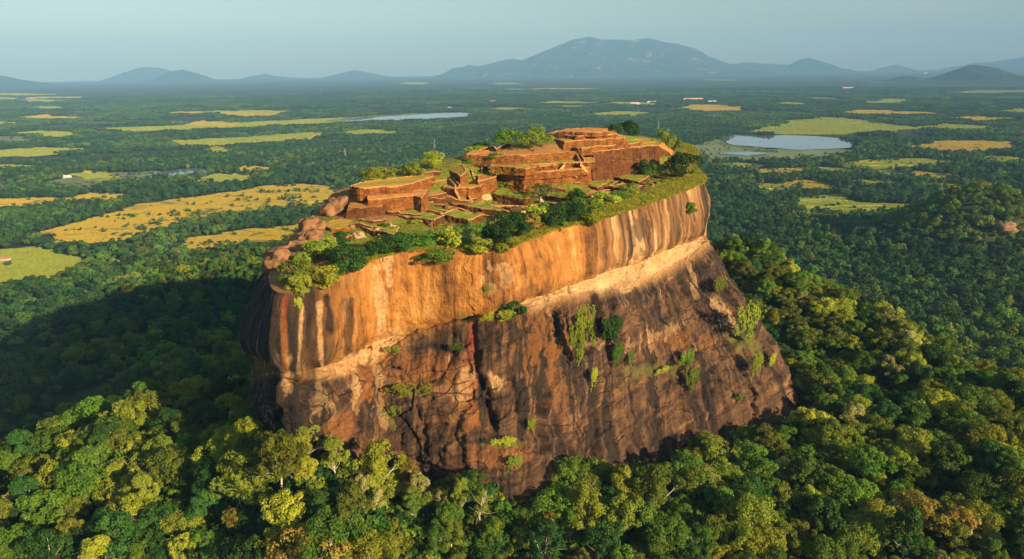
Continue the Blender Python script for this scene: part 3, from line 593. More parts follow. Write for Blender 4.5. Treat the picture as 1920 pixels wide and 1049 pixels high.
#@@SECTION forest
# ------------------------------------------------------------------ trees
def leaf_quads(c, nrm, size, r):
    """Rhombic leaf sprays at c facing nrm."""
    n = len(c); nrm = nrm / (np.linalg.norm(nrm, axis=1, keepdims=True) + 1e-9)
    a = np.cross(nrm, r.normal(size=(n, 3))); a /= np.linalg.norm(a, axis=1, keepdims=True) + 1e-9
    b = np.cross(nrm, a); s = size[:, None]
    bend = nrm * s * 0.22
    V = np.stack([c + a * s, c + b * s * 0.62 + bend, c - a * s, c - b * s * 0.62 + bend], 1)
    return V.reshape(-1, 3), np.arange(n * 4).reshape(-1, 4)
def crown_points(r, Rx, Hc, z0, nl, lobe, n, flat=0.0, fill=0.15):
    """Leaf positions on an uneven crown of lobes: half-width Rx, height Hc, underside at z0."""
    C = []; R2 = []
    gap = r.uniform(0, 2 * np.pi)
    while len(C) < nl:
        t = r.uniform(0, 2 * np.pi); h = r.uniform(0, 1); k = math.sqrt(r.uniform(0.05, 1))
        prof = (1 - (abs(h - 0.38) / (0.38 if h < 0.38 else 0.62)) ** 2.2) ** 0.5 if True else 1
        q = Rx * prof * k * (1 + 0.34 * math.sin(2 * t + gap) + 0.24 * math.sin(3 * t + 2 * gap) + 0.12 * math.sin(5 * t + 3 * gap)) * 0.82
        p = np.array([q * math.cos(t), q * math.sin(t), z0 + Hc * (0.12 + 0.76 * h)])
        rr_ = lobe * r.uniform(0.55, 1.35)
        if C and min(np.linalg.norm(p - c) for c in C) < lobe * 0.55: 
            if r.uniform() < 0.8: continue
        C.append(p); R2.append(rr_)
    C = np.array(C); R2 = np.array(R2)
    w = R2 ** 2 / (R2 ** 2).sum(); k = r.choice(nl, n, p=w)
    d = r.normal(size=(n, 3)); d[:, 2] = d[:, 2] + 0.35; d /= np.linalg.norm(d, axis=1, keepdims=True)
    ax = C[k] - np.array([0, 0, z0 + Hc * 0.35]); ax /= np.linalg.norm(ax, axis=1, keepdims=True) + 1e-6
    d = d + 0.5 * ax; d /= np.linalg.norm(d, axis=1, keepdims=True)
    rad = R2[k] * np.where(r.uniform(size=n) < fill, r.uniform(0.2, 0.8, n), r.uniform(0.82, 1.12, n))
    P = C[k] + d * rad[:, None] * np.array([1, 1, 0.8])
    nm = d + 0.5 * r.normal(size=(n, 3)) * np.array([1, 1, 0.8]) + np.array([0, 0, 0.25])
    return P, nm, C, R2
def tube(path, rad, k=6):
    path = np.asarray(path, float); n = len(path); V = []
    for i in range(n):
        t = path[min(i + 1, n - 1)] - path[max(i - 1, 0)]; t /= np.linalg.norm(t) + 1e-9
        a = np.cross(t, [0.3, 1, 0.1]); a /= np.linalg.norm(a) + 1e-9; b = np.cross(t, a)
        for j in range(k):
            w = 2 * np.pi * j / k; V.append(path[i] + rad[i] * (a * math.cos(w) + b * math.sin(w)))
    return np.array(V), grid_faces(n, k, True)
def joinm(parts):
    V = []; Fs = {}; o = 0
    for v, f in parts:
        V.append(v); Fs.setdefault(f.shape[1], []).append(f + o); o += len(v)
    return np.concatenate(V), [np.concatenate(x) for x in Fs.values()]
def trunk_mesh(r, H0, C, rt, name, mat, nlimb=6, twigs=0):
    fork = H0 * 0.45; parts = []
    top_ = np.array([r.normal() * 0.3, r.normal() * 0.3, fork])
    zz = np.linspace(-1.5, fork, 5); path = np.stack([top_[0] * (zz / fork).clip(0) ** 2, top_[1] * (zz / fork).clip(0) ** 2, zz], 1)
    parts.append(tube(path, np.array([1.5, 1.15, 1.0, 0.85, 0.75]) * rt, 7))
    for i in r.permutation(len(C))[:nlimb]:
        t = np.linspace(0, 1, 5)[:, None]; e = C[i]; mid_ = (top_ + e) / 2 + np.array([e[0] * 0.12, e[1] * 0.12, -0.06 * np.linalg.norm(e - top_)]) + r.normal(size=3) * 0.35
        path = (1 - t) ** 2 * top_ + 2 * t * (1 - t) * mid_ + t ** 2 * e
        parts.append(tube(path, rt * np.linspace(0.58, 0.16, 5), 5))
        for j in range(twigs):
            s0 = path[2 + j % 2]; e2 = s0 + (e - top_) * 0.35 + r.normal(size=3) * 1.6
            parts.append(tube([s0, (s0 + e2) / 2 + r.normal(size=3) * 0.3, e2], rt * np.array([0.26, 0.17, 0.07]), 4))
    V, Fs = joinm(parts); return mesh(name, V, Fs, mat, True)
class Tree: pass
def make_tree(seed, Rx, Hc, z0, nl, lobe, nleaf, lsize, rt=0.32, bark=BARK, nlimb=6, twigs=0, mat=None):
    r = np.random.default_rng(seed); P, nm, C, R2 = crown_points(r, Rx, Hc, z0, nl, lobe, nleaf)
    V, f = leaf_quads(P, nm, lsize * r.uniform(0.6, 1.25, nleaf), r)
    t = Tree(); t.crown = mesh('crown', V, f, mat or LEAF['mid']); t.trunk = trunk_mesh(r, z0 + Hc * 0.5, C, rt, 'trunk', bark, nlimb, twigs)
    t.Rx, t.H = Rx, z0 + Hc; return t
BROAD = [make_tree(100 + i, rx, hc, z0, nl, lb, 4200, 0.33, 0.30, PALEBARK if i % 2 else BARK, 9, 1) for i, (rx, hc, z0, nl, lb) in enumerate([
    (7.0, 8.0, 5.5, 50, 1.35), (6.2, 9.5, 6.0, 44, 1.25), (7.8, 6.6, 7.0, 60, 1.2), (5.0, 10.5, 6.0, 40, 1.25), (6.6, 7.6, 5.0, 70, 1.05), (7.4, 9.0, 5.5, 38, 1.7), (4.6, 7.0, 5.0, 30, 1.2), (8.2, 8.0, 6.0, 64, 1.3)])]
LOW = [make_tree(170 + i, rx, hc, 1.6, nl, lb, 3000, 0.36) for i, (rx, hc, nl, lb) in enumerate([(6.0, 8.0, 30, 1.7), (6.5, 7.4, 36, 1.6), (5.6, 8.6, 26, 1.8)])]
SPARSE = [make_tree(140 + i, 6.0, 7.5, 6.0, 22, 1.4, 1500, 0.36, 0.26, PALEBARK, 12, 3, LEAF['olive']) for i in range(2)]
BARE = [make_tree(150 + i, 2.6, 8.5, 6.0, 9, 1.2, 40, 0.22, 0.22, PALEBARK, 6, 3, LEAF['rust']) for i in range(2)]
# low detail for the plain
def blob_tree(seed, Rx, Hc, z0, n, ls, mat):
    r = np.random.default_rng(seed); P, nm, C, R2 = crown_points(r, Rx, Hc, z0, 12, Rx * 0.36, n, fill=0.05)
    V, f = leaf_quads(P, nm, ls * r.uniform(0.7, 1.2, n), r); return mesh('forest_crown', V, f, mat)
def instancer(name, P, rz, sc, sources, label, cat='forest', idx=None):
    """One uncountable wood: points carrying instances of a few crowns."""
    n = len(P); me = mesh(name, P, np.zeros((0, 3), int), None) if False else bpy.data.meshes.new(name)
    me.vertices.add(n); me.vertices.foreach_set('co', np.asarray(P, np.float32).ravel())
    for k, a in (('rz', rz), ('sc', sc)):
        at_ = me.attributes.new(k, 'FLOAT', 'POINT'); at_.data.foreach_set('value', np.asarray(a, np.float32))
    at_ = me.attributes.new('ix', 'INT', 'POINT'); at_.data.foreach_set('value', np.asarray(idx if idx is not None else rng.integers(0, len(sources), n), np.int32))
    o = link(name, me); g = bpy.data.node_groups.new(name + ' scatter', 'GeometryNodeTree')
    g.interface.new_socket('Geometry', in_out='INPUT', socket_type='NodeSocketGeometry'); g.interface.new_socket('Geometry', in_out='OUTPUT', socket_type='NodeSocketGeometry')
    N_ = g.nodes; gi, go = N_.new('NodeGroupInput'), N_.new('NodeGroupOutput'); iop = N_.new('GeometryNodeInstanceOnPoints'); jn = N_.new('GeometryNodeJoinGeometry')
    for s in sources[::-1]:
        ob = bpy.data.objects.new(s.name, s); oi = N_.new('GeometryNodeObjectInfo'); oi.inputs[0].default_value = ob; oi.inputs['As Instance'].default_value = True
        g.links.new(oi.outputs['Geometry'], jn.inputs[0])
    def na(nm, ty):
        q = N_.new('GeometryNodeInputNamedAttribute'); q.data_type = ty; q.inputs['Name'].default_value = nm; return q.outputs[0]
    iop.inputs['Pick Instance'].default_value = True
    cx = N_.new('ShaderNodeCombineXYZ'); g.links.new(na('rz', 'FLOAT'), cx.inputs[2])
    g.links.new(gi.outputs[0], iop.inputs['Points']); g.links.new(jn.outputs[0], iop.inputs['Instance'])
    g.links.new(na('ix', 'INT'), iop.inputs['Instance Index']); g.links.new(cx.outputs[0], iop.inputs['Rotation']); g.links.new(na('sc', 'FLOAT'), iop.inputs['Scale'])
    g.links.new(iop.outputs[0], go.inputs[0])
    md = o.modifiers.new('scatter', 'NODES'); md.node_group = g
    return tag(o, label, cat, kind='stuff')
def jitter_grid(x0, x1, y0, y1, s, j=0.42):
    gx_, gy_ = np.meshgrid(np.arange(x0, x1, s), np.arange(y0, y1, s * 0.87)); gx_ = gx_ + (np.arange(gx_.shape[0]) % 2)[:, None] * s / 2
    return (gx_ + rng.uniform(-j, j, gx_.shape) * s).ravel(), (gy_ + rng.uniform(-j, j, gy_.shape) * s).ravel()
def in_fields(x, y):
    m = np.zeros(len(x), bool)
    for Q in FIELDS:
        b0, b1 = Q.min(0) - 1, Q.max(0) + 1; k = (x > b0[0]) & (x < b1[0]) & (y > b0[1]) & (y < b1[1])
        if k.any(): m[k] |= inpoly(x[k], y[k], Q)
    return m
def grow(Pg, k):      # polygon pushed outwards
    c = Pg.mean(0); v = Pg - c; L = np.linalg.norm(v, axis=1, keepdims=True); return c + v * (L + k) / L
# --- trees of the near hill
tx, ty = jitter_grid(-300, 340, 110, 560, 7.7)
keep = (~inpoly(tx, ty, grow(ROCKFOOT, 1.0))) & (H(tx, ty) > 14)
tx, ty = tx[keep], ty[keep]; tz = H(tx, ty)
qx, qy, qf = pix(np.stack([tx, ty, tz + 9], 1))
inview = (qx > -40) & (qx < 1960) & (qy < 1110) & (qf > 0)
# gully of dry scrub in the lower middle: fewer trees
gul = segdist(qx, qy, [(725, 900), (760, 960), (745, 1040)]) < 16
keep = ~gul; tx, ty, tz, qx, qy, qf, inview = [a[keep] for a in (tx, ty, tz, qx, qy, qf, inview)]
# seen from the camera, or behind the rock / the crest?
def visible(P3):
    ok = np.ones(len(P3), bool)
    for k in np.linspace(0.50, 0.97, 26):
        q = EYE + (P3 - EYE) * k; ok &= ~((H(q[:, 0], q[:, 1]) + 9 > q[:, 2] + 6))
        ins = inpoly(q[:, 0], q[:, 1], grow(ROCKOUT, 0)) & (q[:, 2] < 190); ok &= ~ins
    return ok
vis = visible(np.stack([tx, ty, tz + 11], 1)) & inview
order = np.argsort(qf + np.where(vis, 0, 1e6)); NIND = 298
ind = order[:NIND]; rest = order[NIND:]
hn = fbm(tx * 0.03, ty * 0.03, 0, 3, 77); hr = rng.uniform(size=len(tx))
kinds = []
for i in range(len(tx)):
    u = hr[i] + 0.16 * hn[i]; left = qx[i] < 640 and qy[i] < 980
    if left: k = 'dark' if u < 0.12 else 'mid' if u < 0.38 else 'olive' if u < 0.62 else 'yellow' if u < 0.93 else 'pale' if u < 1.04 else 'rust'
    else: k = 'dark' if u < 0.14 else 'mid' if u < 0.52 else 'olive' if u < 0.77 else 'yellow' if u < 0.94 else 'pale' if u < 1.04 else 'rust'
    kinds.append(k)
KW = {'dark': 'dark green', 'mid': 'green', 'olive': 'olive green', 'yellow': 'yellow-green', 'pale': 'pale grey-green', 'rust': 'rusty-orange'}
ORD = ['first', 'second', 'third', 'fourth', 'fifth', 'sixth', 'seventh', 'eighth', 'ninth', 'tenth', 'eleventh', 'twelfth', 'thirteenth', 'fourteenth', 'fifteenth', 'sixteenth', 'seventeenth', 'eighteenth', 'nineteenth', 'twentieth']
def copy_tree(src_t, base, name, s, rz, mat=None, group=None):
    r_ = link(name, None, loc=base); r_.rotation_euler = (0, 0, rz); r_.scale = (s, s, s); r_.empty_display_size = 2
    c_ = link('crown', src_t.crown, r_); t_ = link('trunk', src_t.trunk, r_)
    if mat: c_.material_slots[0].link = 'OBJECT'; c_.material_slots[0].material = mat
    if group: r_['group'] = group
    return r_
# special trees seen in the photograph: bare and white-limbed ones (picture place of the crown)
SPECIAL = [(897, 968, 'bare', 'leafless white tree standing in the dark gap at the bottom middle'), (1095, 915, 'sparse', 'thin-leaved tree with spreading white limbs under the rock foot'),
           (1205, 900, 'sparse', 'thin-leaved pale tree just right of the white-limbed one'), (1340, 820, 'sparse', 'pale-branched tree against the foot of the slab'),
           (1490, 790, 'sparse', 'grey-brown half-bare tree at the right tip of the rock'), (1190, 960, 'sparse', 'thin pale tree below the white-limbed ones'),
           (330, 705, 'sparse', 'twiggy half-bare tree on top of the left knoll'), (290, 890, 'sparse', 'thin-leaved tree with pale branches on the left slope'), (1780, 870, 'sparse', 'thin rusty tree on the lower right slope')]
made = []
for sx0, sy0, kd, lb in SPECIAL:
    j = ind[np.argmin((qx[ind] - sx0) ** 2 + (qy[ind] - sy0) ** 2)]
    if j in [m for m, _ in made]: continue
    made.append((j, 1)); src_t = (BARE if kd == 'bare' else SPARSE)[len(made) % 2]
    o = copy_tree(src_t, (tx[j], ty[j], tz[j] - 0.3 + (2.0 if kd == 'bare' else 0.5)), 'bare_tree' if kd == 'bare' else 'thin_tree', 1.05, rng.uniform(0, 6.28)); tag(o, lb, 'tree', 'half bare trees in the forest')
taken = {m for m, _ in made}
norm_ = [j for j in ind if j not in taken]
cell = {}
def vword(y): return 'bottom edge' if y > 985 else 'just above the bottom edge' if y > 910 else 'level with the rock foot' if y > 830 else 'level with the slab' if y > 730 else 'high on the slope'
HW = ['far left', 'left of the knoll', 'on the left knoll', 'under the knoll crest', "under the dark left end", 'under the left cliff', 'left of the gully', 'right of the gully', 'under the middle cliff', 'under the long yellow bush',
      'under the right cliff', 'under the slab tip', 'right of the slab', 'midway along the right slope', 'on the outer right slope', 'far right']
for j in norm_:
    c = (kinds[j], min(15, max(0, int(qx[j] / 120))), vword(qy[j])); cell.setdefault(c, []).append(j)
labels = {}
for (kd, hx, vw), L in cell.items():
    L.sort(key=lambda j: qx[j])
    for i, j in enumerate(L):
        pos = '' if len(L) == 1 else ('left ' if i == 0 else 'right ') if len(L) == 2 else ORD[i] + '-from-left '
        labels[j] = f"{pos}{KW[kd]} tree {HW[hx]}, {vw}"
for j in norm_:
    b = BROAD[rng.integers(0, 8)]; s = (0.58 + 0.72 * rng.uniform() ** 1.6) * (0.9 if kinds[j] == 'pale' else 1.0)
    o = copy_tree(b, (tx[j], ty[j], tz[j] - 0.4), 'forest_tree', s, rng.uniform(0, 6.28), LEAF[kinds[j]], 'forest trees on the near slopes')
    o.scale[2] *= rng.uniform(0.85, 1.3); o['label'] = labels[j]; o['category'] = 'tree'
# --- the rest of the hill wood: the same crowns, one mass
def variants(meshes, weights):
    outm = []
    for k, w in weights.items():
        for i in range(w):
            m2 = meshes[rng.integers(0, len(meshes))].copy(); m2.materials[0] = LEAF[k]; m2.name = 'forest_crown'; outm.append(m2)
    return outm
rj = rest
instancer('hill_forest', np.stack([tx[rj], ty[rj], tz[rj] - 0.4], 1), rng.uniform(0, 6.28, len(rj)), 0.58 + 0.72 * rng.uniform(size=len(rj)) ** 1.6,
          variants([b.crown for b in BROAD], dict(dark=4, mid=9, olive=6, yellow=5, pale=1)), 'dense mixed green wood clothing the far slopes of the hill')
# undergrowth filling the gaps on the hill
ux, uy = jitter_grid(-260, 310, 130, 480, 3.4); k = ~inpoly(ux, uy, grow(ROCKFOOT, -3.0)); ux, uy = ux[k], uy[k]; uz = H(ux, uy); k = uz > 20; ux, uy, uz = ux[k], uy[k], uz[k]
bush = [blob_tree(200 + i, 2.6, 2.8, 0.2, 420, 0.36, LEAF[m]) for i, m in enumerate(['dark', 'dark', 'mid', 'mid', 'olive', 'yellow'])]
instancer('undergrowth', np.stack([ux, uy, uz - 0.3], 1), rng.uniform(0, 6.28, len(ux)), rng.uniform(0.7, 1.5, len(ux)), bush, 'low dark undergrowth between the forest trees', 'undergrowth')
gx1, gy1 = jitter_grid(-60, 0, 150, 215, 1.6); ga, gb, _ = pix(np.stack([gx1, gy1, H(gx1, gy1)], 1)); k = segdist(ga, gb, [(725, 895), (760, 960), (745, 1050)]) < 26; gx1, gy1 = gx1[k], gy1[k]
dry = [blob_tree(230 + i, 2.2, 2.0, 0.1, 200, 0.30, LEAF[m]) for i, m in enumerate(['rust', 'rust', 'olive'])]
instancer('dry_scrub', np.stack([gx1, gy1, H(gx1, gy1) - 0.2], 1), rng.uniform(0, 6.28, len(gx1)), rng.uniform(0.3, 0.7, len(gx1)), dry, 'dry reddish scrub in the gully at the lower middle', 'scrub')
# --- the plain
mx_, my_ = jitter_grid(-2000, 2100, 330, 2600, 12.5)
r_ = np.hypot(mx_, my_); k = (np.abs(np.arctan2(mx_, my_)) < R_(44)) & (r_ < 2600) & (H(mx_, my_) <= 14) | ((np.hypot(mx_ - 644, my_ - 989) < 340)); mx_, my_ = mx_[k], my_[k]
clear = fbm(mx_ * 0.006, my_ * 0.006, 0, 3, 88)
inf_ = in_fields(mx_, my_) | in_fields(mx_, my_ + 38); lake_k = np.zeros(len(mx_), bool)
for Q in FIELDS[-len(LK):]: lake_k |= inpoly(mx_, my_, Q) | inpoly(mx_, my_ + 45, Q) | inpoly(mx_, my_ + 85, Q)
hedge = fbm(mx_ * 0.012, my_ * 0.03, 0, 2, 99)
k = np.where(inf_, (~lake_k) & ((rng.uniform(size=len(mx_)) < 0.03) | ((hedge > 0.5) & (rng.uniform(size=len(mx_)) < 0.6))), (clear < 1.35) & (rng.uniform(size=len(mx_)) < 0.95))
mx_, my_, small = mx_[k], my_[k], inf_[k]
MID = [blob_tree(300 + i, 7.2, 8.5 + (i % 3), 4.5, 480, 0.95, LEAF[m]) for i, m in enumerate(['wood'] * 8 + ['woodmid'] * 6 + ['mid'] * 3 + ['olive'] * 2)]
instancer('plain_forest', np.stack([mx_, my_, H(mx_, my_) - 0.5], 1), rng.uniform(0, 6.28, len(mx_)), np.where(small, 0.5, 1.0) * rng.uniform(0.55, 1.3, len(mx_)), MID, 'dark green forest and hedgerow trees spread over the plain', idx=np.where((np.hypot(mx_ - 644.5, my_ - 990) < 150) & (H(mx_, my_) > 25), rng.integers(14, 19, len(mx_)), np.clip((8.5 - 3 * sstep(500, 1500, np.hypot(mx_, my_)) + 3 * (mx_ < -60) * (my_ < 1000) + 7 * fbm(mx_ * .008, my_ * .008, 0, 2, 123) + rng.normal(size=len(mx_)) * 4.5), 0, 18).astype(int)))
# --- the standing crop on the fields, lit from the side by the low sun
def crop_mesh(seed, mat):
    r = np.random.default_rng(seed); V = []
    for i in range(70):
        c = np.append(r.uniform(-0.62, 0.62, 2), -0.02); t = r.uniform(0, np.pi); w = np.array([math.cos(t), math.sin(t), 0]) * r.uniform(.04, .10); h = np.array([r.normal() * .06, r.normal() * .06, r.uniform(.14, .30)]); V += [c - w, c + w, c + w * .7 + h, c - w * .7 + h]
    return mesh('crop_clump', np.array(V), np.arange(280).reshape(-1, 4), mat)
CROPG = leaf_mat('ripe crop', (0.44, 0.33, 0.035), (0.58, 0.44, 0.055), 0.25, 0.4, 0.01, 0.10); CROPV = leaf_mat('green crop', (0.24, 0.32, 0.040), (0.40, 0.42, 0.060), 0.25, 0.4, 0.02, 0.15)
for mt, cm, nm_, lb in ((GOLDFIELD, CROPG, 'ripe_crop', 'ripe golden rice standing on the paddy fields'), (GREENFIELD, CROPV, 'green_crop', 'green rice and grass standing on the paddy fields')):
    cx_, cy_, cs_ = [], [], []
    for Q, m_ in zip(FIELDS, FMAT):
        if m_ is not mt: continue
        b0, b1 = Q.min(0), Q.max(0); s_ = max(2.6, np.hypot(*Q.mean(0)) / 420); a_, b_ = jitter_grid(b0[0], b1[0], b0[1], b1[1], s_)
        if not len(a_): continue
        k = inpoly(a_, b_, Q) & (fbm(a_ * .02, b_ * .05, 0, 3, 202) > -0.45) & (np.abs(fbm(a_ * .006, b_ * .012, 0, 2, 203)) > 0.035); cx_.append(a_[k]); cy_.append(b_[k]); cs_.append(np.full(k.sum(), s_))
    cx_, cy_, cs_ = [np.concatenate(q) for q in (cx_, cy_, cs_)]; pass
    instancer(nm_, np.stack([cx_, cy_, H(cx_, cy_) + 1.5], 1), rng.uniform(0, 6.28, len(cx_)), cs_ * rng.uniform(.9, 1.3, len(cx_)), [crop_mesh(900 + i, cm) for i in range(3)], lb, 'crop')
# --- far woods, in patches of many crowns
def patch_mesh(seed, size, ntree, Rt, n, ls, mat):
    r = np.random.default_rng(seed); parts = []
    for i in range(ntree):
        P, nm, C, R2 = crown_points(r, Rt * r.uniform(0.7, 1.25), Rt * 1.2, 3, 7, Rt * 0.42, n, fill=0.0)
        P[:, :2] += r.uniform(-size / 2, size / 2, 2); parts.append(leaf_quads(P, nm, ls * r.uniform(.7, 1.2, n), r))
    V, Fs = joinm(parts); return mesh('wood_patch', V, Fs, mat)
PATCH = [patch_mesh(400 + i, 46, 15, 7.0, 60, 2.3, LEAF[m]) for i, m in enumerate(['wood', 'wood', 'wood', 'wood', 'woodmid', 'woodmid'])]
fx_, fy_ = jitter_grid(-6800, 7000, 1700, 9000, 40); r_ = np.hypot(fx_, fy_); k = (np.abs(np.arctan2(fx_, fy_)) < R_(41)) & (r_ > 2580) & (r_ < 9000); fx_, fy_ = fx_[k], fy_[k]
k = ~in_fields(fx_, fy_) & ~in_fields(fx_, fy_ + 70) & ~in_fields(fx_, fy_ + 35) & (fbm(fx_ * .0022, fy_ * .0022, 0, 3, 111) < 0.62) & (rng.uniform(size=len(fx_)) < 0.96); fx_, fy_ = fx_[k], fy_[k]
instancer('distant_forest', np.stack([fx_, fy_, H(fx_, fy_) - 0.5], 1), rng.uniform(0, 6.28, len(fx_)), rng.uniform(0.8, 1.35, len(fx_)), PATCH, 'far-off blue-green forest reaching towards the horizon', idx=np.clip(2.2 + 3.2 * fbm(fx_ * .0016, fy_ * .0016, 0, 3, 133) + rng.normal(size=len(fx_)) * 1.2, 0, 5).astype(int))
#@@SECTION ruins
# ------------------------------------------------------------------ brick ruins on the summit
from mathutils.geometry import tessellate_polygon
def onS(a, b, z=198.0):
    for _ in range(12):
        p = W(a, b, z); z = 0.5 * z + 0.5 * SH(p[0], p[1])
    return W(a, b, z)
def box(c, ax, L, Wd, Hh):
    """Box with its base centred at c, long side along ax (unit, horizontal)."""
    ax = np.asarray(ax, float); bx = np.array([-ax[1], ax[0], 0]); c = np.asarray(c, float)
    V = np.array([c + ax * (i * L / 2) + bx * (j * Wd / 2) + np.array([0, 0, k * Hh]) for k in (0, 1) for i, j in ((-1, -1), (1, -1), (1, 1), (-1, 1))])
    return V, np.array([[3, 2, 1, 0], [4, 5, 6, 7], [0, 1, 5, 4], [1, 2, 6, 5], [2, 3, 7, 6], [3, 0, 4, 7]])
def outline(P, step=0.8, wob=0.30, s=0):
    Q = []
    for i in range(len(P)):
        a, b = P[i], P[(i + 1) % len(P)]; n = max(1, int(np.linalg.norm(b[:2] - a[:2]) / step)); t = np.linspace(0, 1, n + 1)[:-1, None]; Q.append(a + (b - a) * t)
    Q = np.concatenate(Q)
    Q[:, 0] += fbm(Q[:, 0] * .7, Q[:, 1] * .7, 3, 3, s) * wob; Q[:, 1] += fbm(Q[:, 0] * .7, Q[:, 1] * .7, 7, 3, s + 5) * wob; Q[:, 2] += fbm(Q[:, 0] * .35, Q[:, 1] * .35, 1, 4, s + 9) * wob * 1.1
    return Q
def terrace(name, label, tops, zb, batter=0.12, top=None, wall=None, cop=True, cat='terrace', group='brick terraces of the ruined palace', dish=0.0):
    P = [W(*t) for t in tops]
    area = sum(P[i][0] * P[(i + 1) % len(P)][1] - P[(i + 1) % len(P)][0] * P[i][1] for i in range(len(P)))
    if area < 0: P = P[::-1]
    sd_ = abs(hash(label)) % 1000 if False else sum(map(ord, label)) % 1000
    Q = outline(P, s=sd_); n = len(Q); c = Q.mean(0)
    t = np.roll(Q, -1, 0) - np.roll(Q, 1, 0); o = np.stack([t[:, 1], -t[:, 0], 0 * t[:, 0]], 1); o /= np.linalg.norm(o, axis=1, keepdims=True) + 1e-9
    root = link(name, None, loc=(c[0], c[1], zb)); tag(root, label, cat, group); root.empty_display_size = 2
    inv = Matrix.Translation(-Vector(root.location))
    rows = []
    hgt = (Q[:, 2] - zb)
    for k, f in enumerate(np.linspace(0, 1, 9)):
        v = Q + o * (hgt * f * batter)[:, None]; v[:, 2] = Q[:, 2] - hgt * f
        if 0 < k: v += o * (fbm(v[:, 0] * .5, v[:, 1] * .5, v[:, 2] * .8, 4, sd_ + 3) * 0.42)[:, None]
        rows.append(v)
    wv = np.concatenate(rows); w_ = link('wall', mesh('wall', wv, grid_faces(9, n, True)[:, ::-1], wall or BRICK, False), root); w_.matrix_parent_inverse = inv
    tri = tessellate_polygon([[Vector(q) for q in Q]]); tv = Q.copy(); tv[:, 2] -= 0.02
    a_ = np.array(tri); nn = np.cross(tv[a_[:, 1]] - tv[a_[:, 0]], tv[a_[:, 2]] - tv[a_[:, 0]])[:, 2]; a_[nn < 0] = a_[nn < 0][:, ::-1]
    tm = top or DRYTURF
    t_ = link('turf_top' if tm in (LAWN, DRYTURF) else 'earth_top', mesh('top', tv, a_, tm), root); t_.matrix_parent_inverse = inv
    if cop:      # worn pale edge course
        ring = []
        for do, dz in ((0.12, -0.22), (0.18, 0.10), (-0.22, 0.14), (-0.26, -0.05)):
            v = Q + o * do; v[:, 2] += dz + fbm(Q[:, 0] * 1.1, Q[:, 1] * 1.1, do, 2, 3) * 0.06; ring.append(v)
        cpv = np.concatenate(ring); c_ = link('coping', mesh('coping', cpv, grid_faces(4, n, True)[:, ::-1], COPING), root); c_.matrix_parent_inverse = inv
    root['_q'] = 0; del root['_q']
    return root, inv, Q
def stair(root, inv, a, b, width=1.6, n=10, mat=None):
    """Flight of steps from point a (top) down to b, between two low cheeks."""
    a, b = np.asarray(a, float), np.asarray(b, float); h = b - a; L = np.linalg.norm(h[:2]); ax = np.array([h[0] / L, h[1] / L, 0]); bx = np.array([-ax[1], ax[0], 0]); parts = []
    for i in range(n):
        c = a + h * (i + 0.5) / n; parts.append(box(c - np.array([0, 0, 1.2 + 0.003 * i]), ax, L / n * 0.995, width, 1.2 + abs(h[2]) / n * 0.5))
    V, Fs = joinm(parts); s_ = link('stairway', mesh('stairway', V, Fs, mat or BRICKD), root); s_.matrix_parent_inverse = inv
    for sg in (-1, 1):
        d_ = bx * sg * (width / 2 + 0.25); V = []
        for q in (a, b):
            for j, k in ((-0.22, -1.2), (0.22, -1.2), (0.22, 0.75), (-0.22, 0.75)): V.append(q + d_ + bx * j + np.array([0, 0, k]))
        f_ = np.array([[0, 1, 5, 4], [1, 2, 6, 5], [2, 3, 7, 6], [3, 0, 4, 7], [3, 2, 1, 0], [4, 5, 6, 7]])
        k_ = link('cheek_wall', mesh('cheek_wall', np.array(V), f_, COPING), s_)
        k_.matrix_parent_inverse = s_.matrix_world.inverted() if False else Matrix.Identity(4)
TR = {}
def T(key, *a, **k): TR[key] = terrace(*a, **k)
T('A2', 'brick_terrace', 'orange brick terrace step below the long block at the left end of the summit', [(690,373,204),(735,371,204),(776,367,204),(790,372,203.5),(800,355,204.5),(760,345,204.5),(690,352,204.5)], 195, 0.20, EARTH)
T('A3', 'brick_mound', 'lower brown bulging brick mound between the largest boulder and the left terrace', [(650,395,200.6),(668,391,201.2),(716,388,201.4),(724,380,202),(692,370,202.6),(656,381,201.6)], 193.5, 0.42, EARTH, BRICKD, False)
T('A', 'brick_terrace', 'long orange brick block on top of the left bulging terrace', [(656,350,207.3),(674,354,207.2),(764,347,207.2),(812,331,207.5),(806,326,207.5),(740,335,207.5),(692,340,207.5)], 202.5, 0.10, DRYTURF)
T('B', 'brick_terrace', 'square brick block with a dark niche and a small lawn on top', [(763,341,205.2),(794,344.5,205.2),(846,336,205.2),(838,329,205.4),(808,328,205.6),(780,334,205.6)], 198, 0.06, LAWN)
T('C', 'curved_terrace', 'curved dark retaining wall under the yellow grass ramp', [(798,313,208.2),(806,317,208),(836,319,208),(856,324,208),(863,330,207.6),(874,322,208.4),(868,311,209),(830,308,208.8)], 203, 0.08, DRYTURF)
T('E', 'brick_terrace', 'low brick terrace with a bright stair ramp left of the pool', [(832,351,203.5),(850,353,203.4),(900,350,203.4),(906,343,203.6),(880,337,204),(845,341,203.8)], 197, 0.08, DRYTURF)
T('E2', 'brick_terrace', 'small square brick bastion above the pool', [(897,341,205),(930,332,205),(927,323,205.3),(896,330,205.3)], 197, 0.05, EARTH)
T('G3', 'brick_terrace', 'lowest step of the great corner bastion in the middle of the summit', [(938,330,204.7),(983,334.5,204.6),(1062,328,204.6),(1103,324,204.6),(1108,316,205),(1000,316,205),(945,322,205)], 195.5, 0.05, EARTH)
T('G2', 'brick_terrace', 'second step of the great corner bastion', [(928,319,207),(984,324.5,206.9),(1042,321,206.9),(1104,315,206.9),(1106,308,207.2),(1000,310,207.2),(938,313,207.2)], 203.8, 0.06, EARTH)
